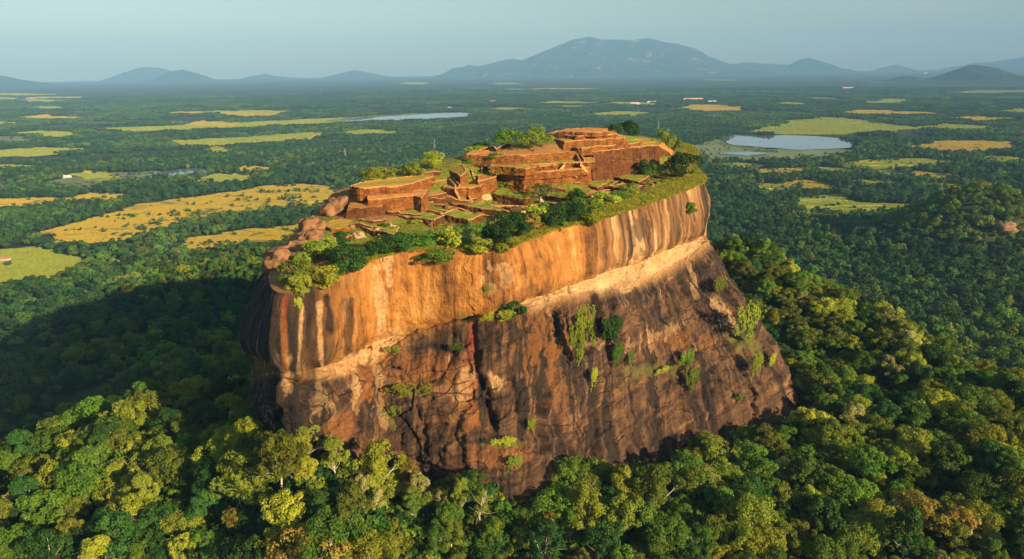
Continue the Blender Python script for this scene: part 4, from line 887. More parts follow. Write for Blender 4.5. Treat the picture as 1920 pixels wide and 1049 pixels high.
T('G1', 'brick_terrace', 'upper step of the great corner bastion under the brick slope', [(918,312,209.3),(985,316,209.2),(1053,306,209.2),(1113,303,209.2),(1112,296,209.5),(1000,300,209.5),(925,305,209.5)], 206, 0.08, DRYTURF)
T('G0', 'brick_slope', 'sloping grassy brick bank with an orange path along its crest', [(872,290,212.9),(918,293,212.7),(980,292,212.7),(1080,285,212.6),(1090,281,212.8),(1062,274,213.4),(960,281,213.6),(885,284,213.2)], 208.4, 0.85, EARTH, cop=False)
T('H', 'brick_terrace', 'tallest long brick wall on the right of the summit with pale plaster at its foot', [(1093,283,212.4),(1112,285,212.3),(1235,272,212.3),(1232,265,212.6),(1180,262,213),(1100,274,213)], 196.5, 0.06, DRYTURF, BRICKD)
T('H2', 'brick_terrace', 'broken brick end sloping down to the right under the edge tree', [(1235,273,211),(1252,284,207),(1266,296,203.5),(1272,292,203),(1256,278,206),(1243,267,210)], 197, 0.10, EARTH, BRICKD)
T('K', 'brick_terrace', 'dark walled grass terrace between the two right edge trees', [(1201,298,203),(1258,303,202.6),(1276,297,202.6),(1240,288,203.4),(1205,290,203.6)], 196, 0.05, LAWN, BRICKD)
T('Ia', 'brick_terrace', 'lowest tier of the stepped brick mound on the summit peak', [(1024,259.5,217.2),(1060,265,217.1),(1172,259,217.1),(1170,254,217.3),(1100,254,217.5),(1032,256,217.4)], 212.5, 0.55, DRYTURF)
T('Ib', 'brick_terrace', 'middle tier of the stepped brick mound on the summit peak', [(1028,251.5,219),(1083,256,218.8),(1158,251.5,218.8),(1152,247,219),(1100,246,219.2),(1042,247,219.2)], 216.0, 0.5, EARTH)
T('Ic', 'brick_terrace', 'topmost tier of the stepped brick mound crowning the summit', [(1050,246.5,220.6),(1114,249,220.4),(1140,245.5,220.4),(1137,241.5,220.9),(1100,240,221),(1062,243,220.8)], 218.2, 0.5, EARTH)
T('J', 'brick_terrace', 'shallow lawn terrace at the foot of the peak mound', [(1058,274,214.6),(1090,278,214.4),(1196,268,214.2),(1202,262,214.4),(1120,262,215),(1064,268,215)], 211.0, 0.3, LAWN)
T('J2', 'brick_terrace', 'small stepped brick ledge left of the peak mound', [(1020,264,214.6),(1046,269,214.4),(1060,274,214.2),(1066,268,214.6),(1036,262,215)], 211.0, 0.15, EARTH)
T('P1', 'brick_terrace', 'bright stone side wall of the rock pool', [(884,369,199.3),(922,364,199.2),(919,358,199.6),(890,361,199.6)], 193.0, 0.05, DRYTURF, PALESTONE, cop=False)
T('P2', 'brick_terrace', 'grass topped dark wall behind the rock pool', [(923,364,199.3),(985,373,198.6),(1000,371,198.4),(985,364,198.8),(930,357,199.4)], 193.0, 0.05, LAWN, BRICKD, cop=False)
T('L1', 'brick_terrace', 'grassy low terrace with dark arches at the left front of the summit', [(772,380,199.5),(810,378,199.4),(834,372,199.4),(830,364,199.8),(795,366,200)], 194.5, 0.12, EARTH)
T('L2', 'brick_terrace', 'brick bank at the far left edge beside the rounded boulder', [(602,420,197.6),(622,430,197.2),(655,428,197),(668,416,197.6),(640,410,198.4)], 193.5, 0.5, DRYTURF, cop=False)
for nm_, lb, tp, zz in [('S1', 'raised lawn bed by the flat pale dome', [(668,424,196.9),(692,417,197),(748,428,196.8),(736,440,196.6)], 194), ('S2', 'raised lawn bed below the bulging terrace', [(735,402,198.4),(762,394,198.6),(832,404,198),(812,413,197.8)], 194.5), ('S3', 'long raised bed in front of the stair ramp terrace', [(812,377,199),(834,371,199.2),(905,380,198.4),(956,397,197.4),(905,392,197.8)], 194),
      ('S4', 'raised grass bed above the middle rim bushes', [(826,401,197.8),(852,393,198),(908,402,197.2),(878,412,197)], 194), ('S5', 'sunken looking lawn bed under the great bastion', [(1078,345,198.8),(1106,334,199),(1142,341,198.8),(1120,352,198.6)], 196), ('S6', 'lawn bed at the foot of the plastered wall', [(1131,328,199.6),(1166,322,199.8),(1216,331,199.2),(1198,341,199)], 196),
      ('S7', 'narrow lawn bed between the brick paths', [(1140,350,198),(1168,344,198.2),(1205,348,198),(1180,356,197.8)], 195.5)]:
    T(nm_, 'garden_bed', lb, tp, zz, 0.15, LAWN, BRICKD, True, 'garden bed', 'raised lawn beds on the summit')
# stairways
for key, a, b, wd in [('G1', (1057,307,209.2), (1040,328,204.6), 1.5), ('G1', (1086,306,209.2), (1101,324,204.7), 1.5), ('G3', (1075,327,204.6), (1097,343,197.6), 1.5), ('H', (1080,283,212.4), (1092,303,209.4), 1.4),
                      ('E', (853,353,203.4), (868,381,197.2), 2.4), ('J2', (1044,268,214.6), (1056,281,212.8), 1.2), ('J', (1064,272,214.4), (1071,283,212.7), 1.2), ('B', (846,337,205.2), (858,350,203.6), 1.3), ('H', (1116,323,199.2), (1128,338,197.4), 1.4)]:
    r0, inv0, _ = TR[key]; stair(r0, inv0, W(*a), W(*b), wd)
# pale plaster strip and its dark slots at the foot of the tall wall; dark niche in the square block
def panel(key, name, pts, zlo, zhi, mat, off=0.45):
    r0, inv0, _ = TR[key]; a, b = W(*pts[0]), W(*pts[1]); ax = (b - a); ax[2] = 0; L = np.linalg.norm(ax); ax /= L; o = np.array([ax[1], -ax[0], 0]); c = (a + b) / 2; c[2] = zlo
    V, f = box(c + o * off, ax, L, 0.5, zhi - zlo); p_ = link(name, mesh(name, V, f, mat), r0); p_.matrix_parent_inverse = inv0
for x0, x1 in ((1127, 1140), (1146, 1172), (1178, 1197)):
    panel('H', 'plaster_panel', [(x0, 323.5 - (x0 - 1127) * 0.055, 198.4), (x1, 323.5 - (x1 - 1127) * 0.055, 198.4)], 197.6, 201.6, PLASTER, 0.1)
for x0 in (1140.5, 1172.5):
    panel('H', 'slot', [(x0, 322.5 - (x0 - 1127) * 0.055, 198.4), (x0 + 5, 322.2 - (x0 - 1127) * 0.055, 198.4)], 197.4, 203.6, DARKHOLE, 0.02)
panel('B', 'niche', [(766, 363, 200), (775, 364, 200)], 199.6, 204.2, DARKHOLE, 0.0)
# low walls between the garden beds
def low_wall(label, pts, h=1.3, th=0.7, mat=None):
    P = np.array([onS(*p) for p in pts]); Q = []
    for a, b in zip(P[:-1], P[1:]):
        n = max(2, int(np.linalg.norm(b - a) / 0.8)); Q.append(a + (b - a) * np.linspace(0, 1, n, endpoint=False)[:, None])
    Q = np.concatenate(Q + [P[-1:]]); t = np.gradient(Q, axis=0); o = np.stack([t[:, 1], -t[:, 0], 0 * t[:, 0]], 1); o /= np.linalg.norm(o, axis=1, keepdims=True) + 1e-9
    hh = h * (0.85 + 0.25 * fbm(Q[:, 0] * .4, Q[:, 1] * .4, 0, 3, 21)); g = _S(Q[:, 0], Q[:, 1]); rows = []
    for do, fz in ((th * .62, -0.8), (th * .5, 1.0), (-th * .5, 1.0), (-th * .62, -0.8)):
        v = Q + o * do; v[:, 2] = g + (hh if fz > 0 else -0.8); v[:, :2] += fbm(Q[:, :1] * .9, Q[:, 1:2] * .9, do, 2, 5) * 0.12; rows.append(v)
    V = np.concatenate(rows); f = grid_faces(4, len(Q)); n = len(Q)
    caps = np.array([[0, n, 2 * n, 3 * n], [n - 1, 4 * n - 1, 3 * n - 1, 2 * n - 1]])
    c = Q.mean(0); root = link('garden_wall', None, loc=(c[0], c[1], g.mean())); tag(root, label, 'wall', 'low garden walls on the summit'); inv = Matrix.Translation(-Vector(root.location))
    a_ = link('wall_body', mesh('wall_body', V, np.concatenate([f, caps]), mat or BRICKD), root); a_.matrix_parent_inverse = inv
    rows = []
    for do, dz in ((th * .58, -0.06), (th * .58, 0.14), (-th * .58, 0.14), (-th * .58, -0.06)):
        v = Q + o * do; v[:, 2] = g + hh + dz; v[:, :2] += fbm(Q[:, :1] * .9, Q[:, 1:2] * .9, do, 2, 6) * 0.1; rows.append(v)
    b_ = link('coping', mesh('coping', np.concatenate(rows), np.concatenate([f, caps]), COPING), root); b_.matrix_parent_inverse = inv
LW = [('dark low wall nearest the left boulder group', [(669, 426), (700, 434), (733, 441)], 1.9), ('dark low wall running below the bulging terrace', [(728, 405), (760, 409), (790, 414)], 2.4), ('low wall in front of the arched terrace', [(757, 393), (800, 400), (832, 407)], 1.8),
      ('long dark retaining wall left of the rock pool', [(808, 379), (860, 386), (910, 394), (958, 400)], 2.6), ('short dark wall above the rim bushes', [(824, 402), (850, 406), (872, 412)], 1.8), ('low wall under the great bastion stair', [(1105, 337), (1141, 344)], 1.4),
      ('low wall at the foot of the tall plastered wall', [(1131, 330), (1165, 335), (1198, 342)], 1.5), ('short wall at the front of the bastion lawn', [(1077, 347), (1108, 351)], 1.2), ('dark wall edging the right brick path', [(1163, 346), (1190, 351), (1222, 354)], 1.2),
      ('stub wall under the bastion lawn', [(1034, 358), (1060, 361)], 1.8), ('front wall of the lower lawn', [(1018, 372), (1062, 378)], 1.3), ('low wall running out along the brick path', [(1118, 364), (1160, 354), (1200, 347)], 0.9), ('wall dividing the two bastion lawns', [(1088, 340), (1124, 347)], 1.3),
      ('crooked wall at the front edge of the lawn', [(1096, 372), (1130, 368), (1165, 358)], 0.8), ('broken wall beside the right edge trees', [(1228, 333), (1252, 336)], 1.0), ('dark wall over the left rim bushes', [(620, 450), (640, 460), (655, 446)], 1.3),
      ('stub wall beside the peak mound', [(1098, 271), (1118, 274)], 1.0), ('thin wall on the tall terrace lawn', [(1130, 277), (1146, 278)], 0.8), ('low wall right of the peak mound', [(1190, 264), (1215, 268), (1228, 274)], 1.0), ('second low wall right of the peak mound', [(1196, 258), (1214, 262)], 1.0),
      ('dark strip wall above the left tree pair', [(905, 282), (930, 285), (958, 287)], 1.6), ('dark fallen wall on the grassy bank', [(868, 300), (890, 296), (915, 306)], 2.0)]
LW += [('crumbled wall in front of the bulging terrace', [(676, 415), (700, 420), (722, 416)], 1.2), ('curved wall stub beside the arched terrace', [(768, 398), (784, 392), (800, 390)], 1.5), ('low wall between the arched terrace and the long dark wall', [(820, 388), (850, 393), (880, 400)], 1.1),
       ('short cross wall under the stair ramp', [(866, 384), (880, 380), (892, 376)], 1.2), ('crooked wall left of the rock pool', [(878, 372), (886, 382), (902, 390)], 1.3), ('low front wall above the dark rim trees', [(900, 408), (940, 410), (975, 404)], 1.2), ('thin wall right of the rock pool', [(1000, 388), (1024, 384), (1044, 386)], 1.0),
       ('wall stub on the left lawn by the pale dome', [(640, 440), (660, 446)], 1.0), ('low wall on the lawn beside the square block', [(800, 372), (820, 370), (836, 366)], 1.0), ('long thin wall on the right lawn', [(1140, 352), (1180, 338), (1220, 330)], 0.8), ('short wall on the far right lawn', [(1205, 340), (1236, 346)], 1.0),
       ('wall at the back edge left of the curved wall', [(770, 334), (800, 330), (826, 326)], 1.2), ('broken wall on the yellow ramp', [(884, 322), (896, 330), (908, 336)], 1.2)]
for lb, pts, h in LW: low_wall(lb, pts, h)
# earth paths between the beds
def path(label, pts):
    P = np.array([onS(*p) for p in pts]); Q = []
    for i in range(len(P)):
        a, b = P[i], P[(i + 1) % len(P)]; Q.append(a + (b - a) * np.linspace(0, 1, 8, endpoint=False)[:, None])
    Q = np.concatenate(Q); c = Q.mean(0); V = c + (Q[None] - c) * np.linspace(0.02, 1, 7)[:, None, None]; V = V.reshape(-1, 3)
    V[:, 2] = _S(V[:, 0], V[:, 1]) + 0.45 + 0.55 * fbm(V[:, 0] * .12, V[:, 1] * .12, 0, 4, 61)
    tag(link('path', mesh('path', V, grid_faces(7, len(Q), True), EARTH, True)), label, 'path', kind='structure')
path('brick red path crossing the right lawn', [(1096, 366), (1118, 356), (1180, 343), (1196, 346), (1150, 360), (1110, 370)])
path('orange earth patch at the front of the lawn', [(1128, 362), (1158, 358), (1150, 366), (1132, 368)])
path('orange earth strip under the pool tree', [(1036, 373), (1064, 375), (1060, 381), (1040, 379)])
# rock pool
Q = np.array([W(*p, 195.6) for p in [(905, 394), (922, 388), (960, 387), (990, 389), (996, 394), (960, 402), (925, 401)]]); Q = outline(Q, 1.0, 0.3, 4); c = Q.mean(0)
pool = link('rock_pool', None, loc=c); tag(pool, 'muddy brown rock-cut pool below the grass topped wall', 'pool'); inv = Matrix.Translation(-Vector(c))
V = c + (Q[None] - c) * np.linspace(0.02, 1, 6)[:, None, None]; w_ = link('water', mesh('water', V.reshape(-1, 3), grid_faces(6, len(Q), True), POOLWATER, True), pool); w_.matrix_parent_inverse = inv
rows = [];
for k, dz in ((1.10, -1.2), (1.06, 0.5), (1.0, 0.45), (0.98, -0.5)):
    v = c + (Q - c) * k; v[:, 2] = 195.6 + dz; rows.append(v)
w_ = link('kerb', mesh('kerb', np.concatenate(rows), grid_faces(4, len(Q), True), COPING), pool); w_.matrix_parent_inverse = inv
# boulders
def boulder_mesh(seed, sx, sy, sz, rough=0.40):
    r = np.random.default_rng(seed); u = np.linspace(0, 2 * np.pi, 44, endpoint=False); v = np.linspace(0.02, np.pi - 0.02, 26); uu, vv = np.meshgrid(u, v)
    P = np.stack([np.sin(vv) * np.cos(uu), np.sin(vv) * np.sin(uu), np.cos(vv)], -1); o = r.uniform(0, 50)
    k = 1 + rough * fbm(P[..., 0] * 1.3 + o, P[..., 1] * 1.3, P[..., 2] * 1.3, 4, seed) + 0.05 * np.round(3 * fbm(P[..., 0] * 2 + o, P[..., 1] * 2, P[..., 2] * 2, 2, seed + 1))
    P = P * k[..., None] * np.array([sx, sy, sz]); return mesh('boulder', P.reshape(-1, 3), grid_faces(26, 44, True)[:, ::-1], None, True)
BO = [(628, 398, 5.0, 6.0, 4.8, BOULDER, 'largest rounded boulder with a dark cleft at the left end of the summit'), (586, 430, 5.0, 4.4, 3.6, BOULDER, 'arched brown boulder over a dark hollow below the largest boulder'), (582, 456, 4.8, 4.4, 3.0, BOULDER, 'brown boulder with a curled rim above the left bushes'),
      (545, 474, 7.5, 7.0, 2.8, BOULDER, 'long sloping boulder leaning over the left edge'), (520, 500, 4.5, 5.0, 3.4, BOULDER, 'dark split boulder at the left edge of the rock'), (673, 443, 2.3, 2.2, 1.2, PALESTONE, 'flat pale dome of stone on the left lawn'),
      (706, 439, 1.2, 1.1, 1.5, PALESTONE, 'upright pale stone at the end of the left low wall'), (717, 444, 1.5, 1.2, 0.8, PALESTONE, 'flat pale stone beside the upright one'), (727, 425, 1.6, 1.3, 1.2, PALESTONE, 'pale stone block under the bulging terrace'), (736, 428, 1.1, 1.0, 1.0, PALESTONE, 'small pale stone beside the pale block'),
      (839, 393, 1.3, 1.2, 1.4, BOULDER, 'left brown stone of the pair below the long dark wall'), (849, 396, 1.9, 1.5, 1.0, BOULDER, 'right flatter stone of the pair below the long dark wall'), (837, 409, 1.4, 1.2, 1.5, BOULDER, 'brown stone at the end of the short dark wall'), (810, 423, 1.3, 1.2, 1.2, BOULDER, 'lone brown stone over the middle rim bushes'),
      (842, 425, 1.2, 1.4, 0.9, BOULDER, 'small brown stone just left of the white limbed rim tree'), (1015, 380, 1.0, 0.9, 1.3, PALESTONE, 'pair-like white stone at the foot of the pool tree'), (1222, 352, 1.0, 1.0, 1.4, BOULDER, 'dark upright stone on the right grass'), (660, 428, 1.2, 1.1, 1.0, BOULDER, 'brown stone at the left end of the low wall')]
for i, (a, b, sx, sy, sz, m, lb) in enumerate(BO):
    p = onS(a, b, 196); me = boulder_mesh(500 + i, sx, sy, sz); me.materials.append(m); o = link('boulder', me, loc=(p[0], p[1], p[2] + sz * 0.25)); o.rotation_euler = (0, 0, 0.7); tag(o, lb, 'boulder', 'boulders on the summit')
#@@SECTION summit plants
# ------------------------------------------------------------------ trees and shrubs on the summit and the cliff
def dense_shrub(seed, n=1500, nl=14, hc=1.6, ls=0.10):
    r = np.random.default_rng(seed); P, nm, C, R2 = crown_points(r, 1.0, hc, 0.12, nl, 0.34, n); V, f = leaf_quads(P, nm, ls * r.uniform(.6, 1.25, n), r)
    t = Tree(); t.crown = mesh('leaves', V, f, LEAF['mid']); parts = []
    for i in range(6):
        e = C[i]; parts.append(tube([np.array([0, 0, -0.25]), e * 0.5 + r.normal(size=3) * .05, e], [0.07, 0.045, 0.02], 5))
    V, Fs = joinm(parts); t.stem = mesh('stem', V, Fs, BARK, True); return t
SHRUB = [dense_shrub(600 + i, 1500, 12 + 3 * (i % 3), 1.3 + 0.25 * (i % 4)) for i in range(6)]
def tuft_mesh(seed, n, L, spread, droop=0.5):
    r = np.random.default_rng(seed); V = []
    for i in range(n):
        t = r.uniform(0, 2 * np.pi); q = spread * math.sqrt(r.uniform()); b0 = np.array([q * math.cos(t), q * math.sin(t), -0.1]); dr = np.array([math.cos(t + r.normal() * .6), math.sin(t + r.normal() * .6), 0])
        l = L * r.uniform(0.6, 1.2); w = np.array([-dr[1], dr[0], 0]) * l * 0.11
        m_ = b0 + dr * l * 0.22 + np.array([0, 0, l * 0.62]); e = b0 + dr * l * (0.4 + droop * 0.5) + np.array([0, 0, l * (0.95 - droop * 0.55)])
        V += [b0 - w, b0 + w, m_ + w * .8, m_ - w * .8, m_ - w * .8, m_ + w * .8, e + w * .15, e - w * .15]
    return np.array(V), np.arange(n * 8).reshape(-1, 4)
GRASSM = leaf_mat('sunburnt grass', (0.40, 0.38, 0.035), (0.56, 0.46, 0.06), 0.4, 0.8)
GRASSG = leaf_mat('fresh grass', (0.26, 0.34, 0.03), (0.40, 0.42, 0.04), 0.4, 0.8)
def plant(kind, p, wpx, hpx, mat, label, cat, group, i=0, rz=None):
    """kind tree/shrub, base at p, apparent width and height as measured, turned into metres at its distance."""
    dd = np.linalg.norm(p - EYE); Rw = wpx / 2 * dd / F; Hh = hpx * dd / F
    rz = rng.uniform(0, 6.28) if rz is None else rz
    if kind == 'tree':
        t = LOW[i % 3]; o = link('summit_tree', None, loc=p); o.scale = (Rw / t.Rx * 1.05, Rw / t.Rx * 1.05, Hh / t.H * 1.02); c_ = link('crown', t.crown, o); link('trunk', t.trunk, o)
    elif kind == 'thin':
        t = SPARSE[i % 2]; o = link('summit_tree', None, loc=p); o.scale = (Rw / t.Rx, Rw / t.Rx, Hh / t.H); c_ = link('crown', t.crown, o); link('trunk', t.trunk, o)
    else:
        t = SHRUB[i % 6]; o = link('shrub', None, loc=p); h0 = 1.3 + 0.25 * ((i % 6) % 4); o.scale = (Rw * 1.1, Rw * 1.1, Hh / h0 * 1.02); c_ = link('leaves', t.crown, o); link('stem', t.stem, o)
    o.rotation_euler = (0, 0, rz); o.empty_display_size = 1; c_.material_slots[0].link = 'OBJECT'; c_.material_slots[0].material = mat; tag(o, label, cat, group); return o
ST = [('tree', 707, 344, 58, 30, 'yellow', 'yellow-green tree behind the long brick block on the left'), ('tree', 776, 331, 38, 26, 'olive', 'smaller olive tree between the two yellowish trees on the back edge'), ('tree', 812, 316, 42, 32, 'yellow', 'round yellow-green tree right of the small olive tree'),
      ('tree', 950, 274, 52, 30, 'mid', 'bright green tree left of the peak mound'), ('tree', 1001, 279, 54, 40, 'olive', 'big olive tree touching the left of the peak mound'), ('tree', 1152, 258, 34, 24, 'dark', 'dark tree just behind the peak mound'), ('tree', 1181, 260, 34, 32, 'dark', 'taller dark green tree right of the peak mound'),
      ('tree', 1246, 288, 40, 42, 'olive', 'tall olive tree at the right back edge of the summit'), ('tree', 1268, 292, 26, 30, 'olive', 'slim olive tree leaning right of the tall edge tree'), ('tree', 1277, 335, 56, 46, 'dark', 'broad dark green tree at the right front corner of the summit'), ('shrub', 1211, 330, 34, 24, 'dark', 'round dark bush under the tall plastered wall'),
      ('thin', 1014, 382, 56, 40, 'olive', 'small open tree with thin foliage beside the rock pool'), ('tree', 1080, 384, 38, 30, 'dark', 'dark little tree on the front lawn'), ('shrub', 895, 290, 40, 16, 'yellow', 'yellow bush at the back edge left of the green tree'), ('shrub', 905, 279, 34, 12, 'dark', 'low dark bush behind the yellow back edge bush'),
      ('shrub', 1060, 398, 40, 22, 'mid', 'green bush below the dark little tree'), ('shrub', 1130, 382, 60, 18, 'yellow', 'long yellow-green bush on the right front rim'), ('shrub', 1160, 372, 50, 14, 'mid', 'low green bush on the right front rim'), ('shrub', 1100, 396, 50, 22, 'mid', 'green bush at the rim left of the long yellow one')]
ST += [('shrub', 880, 306, 20, 9, 'mid', 'small green bush by the fallen wall on the bank'), ('shrub', 925, 300, 30, 12, 'mid', 'green bush on the left of the grassy bank'), ('shrub', 955, 301, 30, 12, 'dark', 'dark green bush in the middle of the grassy bank'), ('shrub', 655, 400, 18, 10, 'olive', 'small olive bush beside the largest boulder'),
      ('shrub', 745, 398, 16, 8, 'olive', 'tiny olive bush at the foot of the bulging terrace'), ('shrub', 850, 382, 18, 9, 'mid', 'small green bush beside the stair ramp'), ('shrub', 945, 352, 30, 12, 'yellow', 'yellow-green bush under the small bastion'), ('shrub', 1000, 352, 30, 12, 'olive', 'olive bush at the foot of the great bastion'), ('shrub', 1105, 352, 16, 8, 'mid', 'small green bush on the bastion lawn'),
      ('shrub', 1180, 360, 40, 14, 'olive', 'olive bush on the right rim grass'), ('shrub', 1215, 350, 24, 9, 'yellow', 'small yellow bush on the right rim grass'), ('shrub', 720, 426, 20, 9, 'mid', 'small green bush by the pale block'), ('shrub', 780, 420, 22, 9, 'yellow', 'small yellow bush on the left lawn'), ('shrub', 640, 446, 26, 12, 'mid', 'green bush left of the pale dome')]
for i, (kd, a, b, w_, h_, m, lb) in enumerate(ST):
    p = onS(a, b, 205 if b < 320 else 197); plant(kd, p - np.array([0, 0, 0.4]), w_, h_, LEAF[m], lb, 'tree' if kd != 'shrub' else 'bush', 'trees on the summit' if kd != 'shrub' else 'bushes on the summit', i)

def trail_mesh(seed, n=1300):
    r = np.random.default_rng(seed); C = []; x_ = 0.0
    for st in range(7):
        x0 = r.uniform(-0.85, 0.85); L = r.uniform(0.5, 1.0) * (1 - 0.4 * abs(x0)); k = r.integers(5, 11)
        for j in range(k): C.append((x0 + r.normal() * 0.10 + 0.12 * math.sin(j * 0.9 + st), r.uniform(-0.05, 0.25) + 0.18 * (1 - j / k), 1.0 - L * j / k + r.normal() * 0.04, r.uniform(0.08, 0.20) * (1.15 - 0.6 * j / k)))
    C = np.array(C); w = C[:, 3] ** 2; k = r.choice(len(C), n, p=w / w.sum()); d_ = r.normal(size=(n, 3)); d_ /= np.linalg.norm(d_, axis=1, keepdims=True)
    P = C[k, :3] + d_ * (C[k, 3] * r.uniform(0.6, 1.1, n))[:, None]; nm = d_ + np.array([0, 0.8, 0.3]) + 0.6 * r.normal(size=(n, 3)); V, f = leaf_quads(P, nm, 0.055 * r.uniform(.6, 1.3, n), r)
    t = Tree(); t.crown = mesh('leaves', V, f, LEAF['mid']); parts = []
    for i in range(0, len(C), 6): parts.append(tube([np.array([C[i, 0], -0.25, 1.0]), np.array([C[i, 0], 0.02, 0.8]), C[i, :3]], [0.03, 0.02, 0.01], 4))
    V, Fs = joinm(parts); t.stem = mesh('stem', V, Fs, BARK, True); return t
TRAIL = [trail_mesh(650 + i) for i in range(5)]
def onface(a, b):
    e = (px - a) ** 2 + (py - b) ** 2 + np.where(front & (pf > 0), 0, 1e7); k = np.argsort(e, axis=None)[:24]; k = k[np.argmin(pf.ravel()[k])]; return Pm.reshape(-1, 3)[k], N.reshape(-1, 3)[k]
# along the front rim
RB = [('shrub', 535, 532, 50, 34, 'olive', 'olive bush at the very corner of the left rim'), ('shrub', 520, 518, 40, 26, 'mid', 'green bush above the corner bush of the left rim'), ('shrub', 572, 545, 44, 34, 'olive', 'olive bush trailing between the corner bush and the yellow one'),('shrub', 588, 492, 70, 42, 'olive', 'olive bush under the curled boulder at the left rim'), ('shrub', 560, 528, 62, 42, 'olive', 'olive-yellow bush hanging over the left corner'), ('shrub', 610, 540, 60, 40, 'yellow', 'yellow-green bush hanging over the cliff left of the dark bush'), ('shrub', 545, 500, 40, 26, 'dark', 'dark bush tucked behind the left corner bushes'),
      ('tree', 658, 512, 88, 58, 'dark', 'broad dark green bushy tree at the left of the front rim'), ('shrub', 640, 468, 40, 22, 'dark', 'dark bush in the shade of the crooked wall'), ('shrub', 700, 478, 36, 26, 'olive', 'small olive bush right of the broad dark tree'), ('tree', 722, 482, 60, 44, 'dark', 'left dark round tree on the rim under the lawn'), ('tree', 757, 474, 54, 38, 'dark', 'right dark round tree on the rim under the lawn'),
      ('shrub', 797, 462, 58, 32, 'mid', 'green bush in the middle of the front rim'), ('shrub', 846, 462, 56, 34, 'yellow', 'bright yellow-green bush left of the white limbed tree'), ('shrub', 828, 484, 60, 20, 'mid', 'green bush hanging over the golden cliff'), ('thin', 886, 462, 56, 52, 'mid', 'open tree with white limbs on the front rim'),
      ('tree', 935, 458, 78, 60, 'dark', 'largest dark tree on the front rim'), ('tree', 965, 446, 56, 50, 'dark', 'dark tree joined to the right of the largest rim tree'), ('shrub', 905, 472, 64, 30, 'yellow', 'yellow-green bush below the white limbed tree'), ('shrub', 950, 470, 60, 26, 'yellow', 'yellow-green bush hanging below the largest rim tree'), ('shrub', 1000, 436, 46, 34, 'rust', 'rusty brown bush right of the largest rim tree'),
      ('shrub', 992, 412, 50, 26, 'yellow', 'bright yellow bush behind the rusty one'), ('tree', 1040, 428, 64, 46, 'dark', 'dark bushy tree overhanging the cliff in the middle right'), ('tree', 1078, 418, 58, 40, 'dark', 'second dark bushy tree right of the overhanging one'), ('shrub', 1052, 432, 34, 24, 'mid', 'green tongue of leaves hanging over the cliff edge'), ('shrub', 1108, 416, 44, 28, 'yellow', 'yellow-green bush where the grassy rim begins'),
      ('shrub', 1020, 400, 34, 20, 'mid', 'small green bush under the pool tree')]
for i, (kd, a, b, w_, h_, m, lb) in enumerate(RB):
    p, n_ = onface(a, b) if b > 458 or a > 1030 else (onS(a, b, 195), None); p2 = onS(a, b, 195)
    if np.linalg.norm(p2[:2] - np.array([20, 300])) < np.linalg.norm(p[:2] - np.array([20, 300])) and inpoly(np.array([p2[0]]), np.array([p2[1]]), RIM)[0]: p = p2
    plant(kd, p - np.array([0, 0, 0.5]), w_ * 1.0, h_ * 0.95, LEAF[m], lb, 'tree' if kd in ('tree', 'thin') else 'bush', 'bushes along the cliff edge', i + 3)
# rooted in the ledges of the cliff
FB = [(962, 590, 42, 28, 'dark', 'dark round bush on the ledge in the middle of the cliff'), (930, 603, 56, 18, 'yellow', 'grassy yellow bush left of the dark ledge bush'), (1090, 690, 74, 84, 'yellow', 'long yellow-green bush hanging in the middle of the slab'), (1142, 655, 60, 50, 'dark', 'dark bush at the head of the slab gully'), (1150, 690, 40, 36, 'mid', 'green bush below the dark gully bush'),
      (1183, 695, 16, 26, 'mid', 'narrow green bush right of the gully'), (1286, 700, 34, 30, 'mid', 'upper green bush on the right slab'), (1296, 735, 40, 36, 'olive', 'lower olive bush on the right slab'), (1396, 655, 66, 60, 'olive', 'olive bush on the right shoulder of the slab'), (1412, 712, 36, 34, 'yellow', 'yellow bush on the lower right shoulder'), (1446, 692, 24, 20, 'yellow', 'small yellow bush at the right slab edge'),
      (1295, 402, 22, 20, 'mid', 'single green bush on the striped upper cliff'), (770, 742, 78, 20, 'yellow', 'flat bright green bush on the left ledge'), (942, 838, 50, 16, 'yellow', 'grassy bush near the slab foot in the middle'), (905, 556, 16, 12, 'olive', 'tiny bush on the golden cliff'), (850, 662, 26, 14, 'olive', 'faint olive tuft under the middle overhang'),
      (736, 664, 22, 14, 'olive', 'olive tuft on the left pale ledge'), (738, 782, 24, 16, 'yellow', 'yellow tuft on the lower left slab'), (996, 812, 20, 22, 'olive', 'small olive bush at the slab foot'), (1112, 730, 22, 30, 'yellow', 'trailing tip below the long yellow bush'), (1345, 555, 30, 26, 'olive', 'olive bush at the right edge above the shoulder'),
      (1240, 700, 36, 10, 'yellow', 'thin line of yellow grass across the slab'), (1390, 750, 30, 12, 'olive', 'low olive tuft near the right slab foot'), (565, 590, 18, 20, 'yellow', 'yellow tuft on the dark left end'), (960, 880, 40, 20, 'olive', 'dry olive bush at the very foot of the slab'), (850, 600, 20, 10, 'olive', 'wisp of olive growth along the overhang')]
for i, (a, b, w_, h_, m, lb) in enumerate(FB):
    p, n_ = onface(a, b)
    if i in (0, 11): plant('shrub', p - n_ * 0.5, w_, h_, LEAF[m], lb, 'bush', 'bushes on the cliff face', i); continue
    t = TRAIL[i % 5]; dd = np.linalg.norm(p - EYE) / F; o = link('shrub', None, loc=p - n_ * 0.15); o.scale = (w_ * dd * 0.62, w_ * dd * 0.42, h_ * dd * 1.25); o.rotation_euler = (0, 0, math.atan2(-n_[0], n_[1])); o.empty_display_size = 1
    c_ = link('leaves', t.crown, o); link('stem', t.stem, o); c_.material_slots[0].link = 'OBJECT'; c_.material_slots[0].material = LEAF[m]; tag(o, lb, 'bush', 'bushes on the cliff face')
